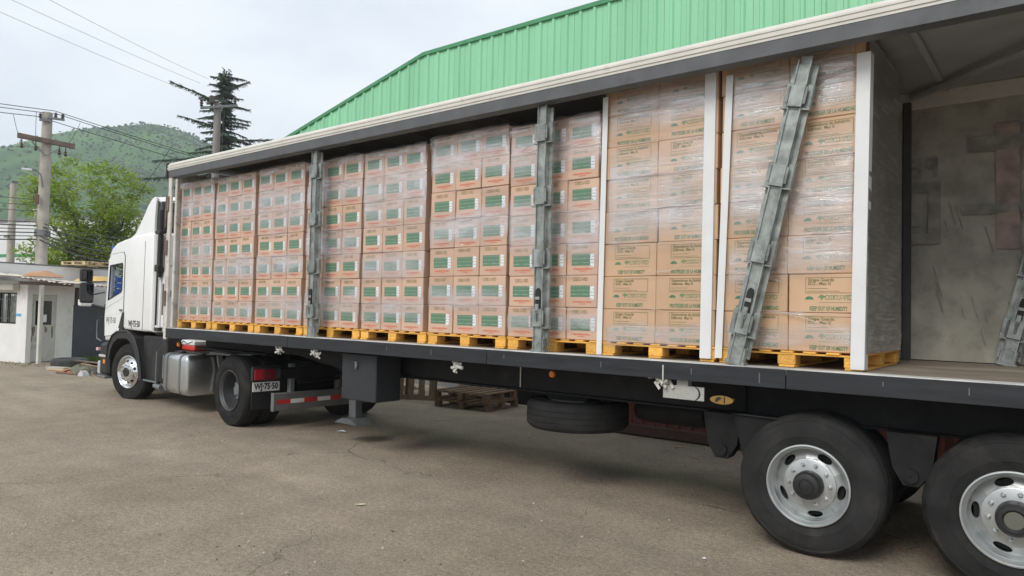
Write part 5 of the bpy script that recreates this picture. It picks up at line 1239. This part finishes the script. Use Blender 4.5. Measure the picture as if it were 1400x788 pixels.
leaf('dry_leaf', 'small dark dry leaf on the open asphalt below the pale one', 'leaf', (-4.30, 3.95, 0), .045, .018, mat('dry_leaf_dark', (.10, .07, .045), .8), .3)
leaf('wood_sliver', 'pale wood sliver on the ground in front of the maroon container', 'wood chip', (-3.72, 8.45, 0), .22, .025, PALEW, -.3, .05)
leaf('wood_sliver', 'short pale wood sliver near the maroon container rail', 'wood chip', (-4.2, 9.0, 0), .18, .03, PALEW, .2, .05)
leaf('paper_scrap', 'small white paper scrap on the asphalt under the trailer tail', 'paper', (-2.15, 5.05, 0), .03, .02, WHITE, .5, .05)
leaf('paper_scrap', 'pale blue scrap on the ground under the striped bar', 'paper', (-8.25, 6.55, 0), .14, .07, mat('pale_blue_scrap', (.55, .65, .70), .6), .5, .1)

# ================================================================== POLES AND LINES
def pole_thing(label, base, top, r0, r1, lean=0):
    t = thing('utility_pole', label, 'utility pole', base)
    part('shaft', MB().tube([(0, 0, -.2), (lean, 0, top)], [r0, r1], 12), CONC, t, 50); return t
PA = pole_thing('tall concrete utility pole with timber crossarm, behind the gatehouse', (-30.42, 9.93, 0), 8.87, .225, .17)
dq = Vector((-30.18 + 30.69, 10.63 - 9.06, 0)).normalized(); aq = math.atan2(dq.y, dq.x)
xa = MB().box((-.95, -.17, 7.55), (1.0, -.03, 7.75), .01); M_ = Matrix.Rotation(aq, 4, 'Z')
def loc_part(name, mb, m_, t): mb.v = [tuple(M_ @ Vector(v)) for v in mb.v]; return part(name, mb, m_, t)
# the long arm tilts down towards the truck
mb = MB().box((-.90, -.34, 7.66), (.92, -.20, 7.84), .01); mb.v = [(a, b, c - .09 * a) for a, b, c in mb.v]
loc_part('crossarm', mb, DWOOD, PA)
loc_part('crossarm_brace', MB().tube([(-.45, -.27, 7.66), (0, -.25, 7.2), (.45, -.27, 7.55)], .022, 6), GREYP, PA)
for uu in (-.75, -.32, .42, .62): loc_part('insulator', MB().lathe([(.01, 7.30), (.05, 7.32), (.065, 7.38), (.03, 7.42), (.055, 7.46), (.02, 7.5), (.015, 7.66)], 10, (uu, -.27, -.09 * uu), 'z'), CERAM, PA)
loc_part('top_arm', MB().box((-.25, -.26, 8.48), (.12, -.18, 8.58), .01).box((.0, -.26, 8.60), (.55, -.18, 8.68), .01), GREYP, PA)
for uu, zz in ((-.22, 8.58), (.26, 8.68), (.48, 8.68)):
    loc_part('insulator', MB().lathe([(.03, 0), (.06, .03), (.06, .07), (.03, .09), (.065, .12), (.05, .17), (.01, .2)], 10, (uu, -.22, zz), 'z'), CERAM, PA)
lampm = MB().tube([(-.05, -.25, 6.0), (-.12, -.3, 6.45), (-.28, -.3, 6.62), (-.45, -.3, 6.62)], .03, 8); loc_part('lamp_arm', lampm, GREYP, PA)
loc_part('lamp_head', MB().box((-.72, -.36, 6.56), (-.40, -.24, 6.64), .03), HOUSE, PA)
loc_part('cable_box', MB().box((-.28, -.32, 5.35), (-.14, -.2, 5.72), .02), mat('rusty_box', (.16, .09, .06), .8), PA)
loc_part('pole_band', MB().lathe([(.245, 4.2), (.26, 4.22), (.26, 4.4), (.245, 4.42)], 14, (0, 0, 0), 'z'), GREYP, PA)
PB = pole_thing('slim concrete utility pole standing before the long white building', (-43.2, 12.7, 0), 7.8, .22, .16)
part('arm_stub', MB().box((-.3, -.25, 5.0), (.3, -.15, 5.12), .01), GREYP, PB); part('pole_cap', MB().box((-.12, -.12, 7.8), (.12, .12, 7.95), .01), GREYP, PB)
PC = pole_thing('grey wooden utility pole in front of the dark conifer', (-26.3, 14.4, 0), 9.62, .15, .13)
PC.children[0].data.materials[0] = mat('grey_pole_wood', (.24, .22, .20), .9, var=.2, scale=2, stretch=(3, 3, .4))
dc = Vector((.55, 1.05, .0)).normalized(); ac = math.atan2(dc.y, dc.x); M_ = Matrix.Rotation(ac, 4, 'Z')
mb = MB().box((-.62, -.24, 9.40), (.72, -.16, 9.50), .01); mb.v = [(a, b, c + .20 * a) for a, b, c in mb.v]; loc_part('crossarm', mb, GREYP, PC)
for uu in (-.58, -.22, .62): loc_part('insulator', MB().lathe([(.03, 0), (.07, .04), (.04, .09), (.075, .14), (.04, .19), (.07, .24), (.02, .32)], 10, (uu, -.2, 9.5 + .2 * uu), 'z'), CERAM, PC)
loc_part('switch_gear', MB().box((-.3, -.3, 9.55), (-.12, -.12, 9.85), .03), CERAM, PC)
loc_part('down_wire', MB().tube([(.25, -.19, 9.5), (.2, -.19, 8.0), (.2, -.18, 5)], .012, 5), WIRE, PC)
def cable(label, a, b, sag, r=.012, name='power_cable', group=None, cat='cable', n=26, m_=None):
    a, b = Vector(a), Vector(b); pts = [a.lerp(b, k / n) - Vector((0, 0, sag * 4 * (k / n) * (1 - k / n))) for k in range(n + 1)]
    q = MB().tube(pts, r, 5); return solo(name, q, m_ or WIRE, label, cat, (0, 0, 0), group, 60)
GT = 'cables on the tall concrete pole'
# three top lines reaching the tall pole from the left, and going on beyond the truck
tops = [(-30.36, 10.14, 8.98), (-30.30, 10.25, 8.86), (-30.52, 9.62, 8.68)]
for k, (tpt, nm) in enumerate(zip(tops, ('highest', 'middle', 'lowest'))):
    cable('%s of the three top power lines between pole head and the yard side' % nm, tpt, (-33.0, -14.0, (9.35, 9.1, 8.6)[k]), .5, .014, group=GT)
    cable('%s of the three top power lines running from the pole head behind the truck' % nm, tpt, (-33.5 + k * .6, 46 + k, (8.6, 8.2, 7.7)[k]), .9, .014, group=GT)
for k in range(6):
    zz = 4.72 - k * .13
    cable('dark communication cable, %s of the bundle strapped to the tall pole' % ['topmost', 'second', 'third', 'fourth', 'fifth', 'lowest'][k], (-30.36 + .015 * k, 9.72, zz - .02), (-31.2, -14, zz + .35 - .12 * k), .45, .022 if k % 2 else .016, 'communication_cable', GT)
    cable('dark cable, %s of the sagging bundle between tall pole and grey pole' % ['topmost', 'second', 'third', 'fourth', 'fifth', 'lowest'][k], (-30.34 + .015 * k, 9.8, zz - .02), (-26.36 + .02 * k, 14.3, 4.55 - .13 * k), .42 + .06 * k, .024 if k % 2 else .016, 'communication_cable', GT)
for k in range(3):
    cable('thin cable crossing in front of the green hill, %s one' % ['upper', 'middle', 'lower'][k], (-30.4, 9.7, 5.55 - k * .22), (-31.5, -14, 5.7 - k * .25), .3, .010, 'communication_cable', GT)
jl = [((-30.69, 9.20, 7.72), (-30.8, 8.95, 8.64)), ((-30.56, 9.62, 7.70), (-30.55, 9.6, 8.85)), ((-30.25, 10.5, 7.66), (-30.25, 11.0, 8.70))]
for k, (a, b) in enumerate(jl): cable('slack jumper wire from the timber crossarm to the %s line' % ['lowest', 'middle', 'highest'][k], a, b, .12, .009, 'jumper_wire', GT)
GS = 'overhead lines crossing the sky'
for nm, a, b in (('lowest', (-26.75, 13.65, 9.92), (-21.23, 5.78, 9.14)), ('middle', (-26.65, 13.85, 10.35), (-21.11, 6.21, 9.45)), ('highest', (-26.5, 14.1, 10.55), (-19.92, 6.64, 9.30))):
    a, b = Vector(a), Vector(b); e = a + (b - a) * 1.7
    cable('%s of the three thin overhead lines crossing the open sky' % nm, a, e, .12, .006, 'overhead_line', GS, m_=mat('wire_grey', (.36, .38, .40), .6))
cable('thin guy wire slanting from the grey pole down towards the gatehouse roof', (-24.32, 11.72, 7.18), (-25.25, 9.6, 3.05), .05, .010, 'guy_wire', None)

# ================================================================== TREES
def limb(mb, a, b, r0, r1, rng, wob=.15, n=6):
    a, b = Vector(a), Vector(b); pts = []
    for k in range(n + 1):
        f = k / n; p = a.lerp(b, f) + Vector((rng.uniform(-1, 1), rng.uniform(-1, 1), rng.uniform(-.4, .8))) * wob * sin(pi * f); pts.append(p)
    mb.tube(pts, [r0 + (r1 - r0) * k / n for k in range(n + 1)], 7); return pts
tr = thing('leafy_tree', 'bright green leafy tree behind the gatehouse roof', 'tree', (-36.2, 13.8, 0))
rg = random.Random(51); tk_ = MB(); ends = []
limb(tk_, (0, 0, -.1), (.1, .1, 2.2), .32, .22, rg, .08)
for k in range(9):
    an = 2 * pi * k / 9 + rg.uniform(-.3, .3); rad = rg.uniform(1.0, 2.4); zt = rg.uniform(4.4, 7.6)
    p = limb(tk_, (.1, .1, rg.uniform(1.6, 2.4)), (rad * cos(an), rad * sin(an), zt), .13, .04, rg, .35, 8)
    ends.append(p[-1])
    for q in range(5):
        st = p[rg.randint(3, 7)]; dd = Vector((rg.uniform(-1, 1), rg.uniform(-1, 1), rg.uniform(-.1, .9))).normalized() * rg.uniform(.8, 1.7)
        e = limb(tk_, st, st + dd, .05, .015, rg, .12, 5); ends.append(e[-1]); ends.append(e[3])
part('trunk', tk_, BARK, tr, 60)
cl = []
for e in ends: cl.append((e, rg.uniform(.35, .7)))
for k in range(165):
    an = rg.uniform(0, 2 * pi); u_ = rg.uniform(-.85, 1); zz = 5.4 + 3.0 * u_; rad = 2.95 * math.sqrt(max(.05, 1 - u_ * u_ * .85)) * rg.uniform(.5, 1.0)
    cl.append((Vector((rad * cos(an) * 1.0, rad * sin(an) * 1.05, zz)), rg.uniform(.22, .52)))
cr_ = MB()
for c_, r_c in cl:
    for q in range(int(120 * (r_c / .5) ** 2)):
        d_ = Vector((rg.gauss(0, 1), rg.gauss(0, 1), rg.gauss(0, .62))); d_ = d_.normalized() * r_c * rg.random() ** .5 * 1.1
        p = c_ + d_; p.z -= .10 * rg.random()
        a1 = Vector((rg.uniform(-1, 1), rg.uniform(-1, 1), rg.uniform(-.7, .4))).normalized(); b1 = a1.cross(Vector((rg.uniform(-.5, .5), rg.uniform(-.5, .5), 1))).normalized(); s_ = rg.uniform(.05, .10)
        cr_.add([p - a1 * s_, p + b1 * s_ * .6, p + a1 * s_, p - b1 * s_ * .6], [(0, 1, 2, 3)])
part('crown', cr_, mat_leaf('bright_leaf', (.17, .26, .035), (.40, .52, .085), .45), tr, 0)

cf = thing('conifer_tree', 'dark blue green conifer with drooping branches behind the trailer roof', 'tree', (-34.95, 19.5, 0))
rg = random.Random(8); tk_ = MB(); limb(tk_, (0, 0, -.1), (0, .05, 14.0), .38, .03, rg, .06, 10)
nd_ = MB()
def spray(pts, wid):
    """needle sprays hanging from a branch"""
    for k in range(len(pts) - 1):
        a, b = pts[k], pts[k + 1]; n_ = max(3, int((b - a).length / .010)); f0 = k / (len(pts) - 1)
        for q in range(n_):
            p = a.lerp(b, rg.random()); ln = wid * rg.uniform(.45, 1.1) * (1 - .55 * f0)
            d_ = (b - a).normalized(); sd_ = d_.cross(Vector((0, 0, 1))).normalized() * rg.choice((-1, 1))
            v_ = (sd_ * rg.uniform(.2, 1) + d_ * rg.uniform(.2, .7) + Vector((0, 0, rg.uniform(-.75, .1)))).normalized() * ln
            wv_ = v_.cross(Vector((rg.uniform(-1, 1), rg.uniform(-1, 1), rg.uniform(-1, 1)))).normalized() * .030
            nd_.add([p - wv_, p + wv_, p + v_ + wv_ * .3, p + v_ - wv_ * .3], [(0, 1, 2, 3)])
for k in range(120):
    z0 = 3.2 + 10.6 * (k / 120) ** .92; Lb = (.55 + (14.2 - z0) * .235) * rg.uniform(.45, 1.25) + (.5 if rg.random() < .2 else 0)
    an = k * 2.4 + rg.uniform(-.4, .4); d_ = Vector((cos(an), sin(an), 0)); up_ = rg.uniform(.12, .4) if z0 > 11 else rg.uniform(-.05, .25); pts = []
    for q in range(7):
        f = q / 6; pts.append(Vector((0, 0, z0)) + d_ * Lb * f + Vector((0, 0, Lb * (up_ * f - .42 * f * f) + .12 * Lb * f ** 4)))
    tk_.tube(pts, [.05 * (1 - .8 * q / 6) + .006 for q in range(7)], 5); spray(pts, .30 + .035 * Lb)
# three long bare-ended limbs seen against the sky
for z0, an, Lb, rise in ((12.1, R(232), 2.6, .42), (10.3, R(48), 2.4, .10), (9.6, R(228), 3.4, -.15), (12.9, R(50), 1.2, .55), (10.9, R(235), 2.2, .25), (8.6, R(230), 4.0, -.12), (8.9, R(45), 2.9, .0)):
    d_ = Vector((cos(an), sin(an), 0)); pts = [Vector((0, 0, z0)) + d_ * Lb * q / 8 + Vector((0, 0, Lb * rise * (q / 8) ** .8)) for q in range(9)]
    tk_.tube(pts, [.05 * (1 - .8 * q / 8) + .006 for q in range(9)], 5); spray(pts, .42)
for k in range(1700):
    z0 = rg.uniform(4, 13.9); rad = (.12 + .075 * (14.2 - z0)) * rg.random() ** .6; an = rg.uniform(0, 2 * pi); p = Vector((rad * cos(an), rad * sin(an), z0 + .25 * sin(an * 3 + z0 * 4)))
    v_ = Vector((cos(an) * .8, sin(an) * .8, rg.uniform(-.7, .2))).normalized() * rg.uniform(.15, .35); wv_ = v_.orthogonal().normalized() * .04
    nd_.add([p - wv_, p + wv_, p + v_ + wv_ * .3, p + v_ - wv_ * .3], [(0, 1, 2, 3)])
part('trunk', tk_, BARK, cf, 60)
part('crown', nd_, mat_leaf('needle', (.085, .125, .10), (.16, .21, .16), .3), cf, 0)
for (bx, by, hh, lab) in ((-40.5, 22.5, 8.6, 'dark rounded evergreen below the conifer, nearer the leafy tree'), (-33.0, 22.0, 8.0, 'dark evergreen shrub tree half hidden behind the trailer roof')):
    et = thing('evergreen_tree', lab, 'tree', (bx, by, 0)); q = MB(); limb(q, (0, 0, -.1), (0, 0, hh * .8), .2, .05, rg, .1); part('trunk', q, BARK, et, 60)
    q = MB()
    for k in range(16000):
        an = rg.uniform(0, 2 * pi); u_ = rg.random(); rad = 2.6 * math.sqrt(rg.random()) * sin(pi * min(.98, .12 + .86 * u_)) ** .7 * (1 + .25 * sin(an * 5 + u_ * 9)); p = Vector((rad * cos(an), rad * sin(an), 1 + (hh - 1) * u_))
        a1 = Vector((rg.uniform(-1, 1), rg.uniform(-1, 1), rg.uniform(-1, .2))).normalized(); b1 = a1.orthogonal().normalized(); s_ = rg.uniform(.07, .15)
        q.add([p - a1 * s_, p + b1 * s_ * .4, p + a1 * s_, p - b1 * s_ * .4], [(0, 1, 2, 3)])
    part('crown', q, bpy.data.materials['needle'], et, 0)

# ================================================================== HAZE
hm = bpy.data.materials.new('haze'); hm.use_nodes = True; t_ = hm.node_tree; t_.nodes.remove(t_.nodes['Principled BSDF'])
pv = t_.nodes.new('ShaderNodeVolumePrincipled'); pv.inputs['Color'].default_value = (.86, .92, 1, 1); pv.inputs['Density'].default_value = .00050; pv.inputs['Anisotropy'].default_value = .2
t_.links.new(pv.outputs[0], t_.nodes['Material Output'].inputs['Volume'])
hz_ = MB().box((-2600, -1600, -1), (1600, 2600, 185))
tag(obj('haze', hz_.mesh('haze', hm, 0)), 'thin pale haze over the whole scene', None, None, 'stuff')
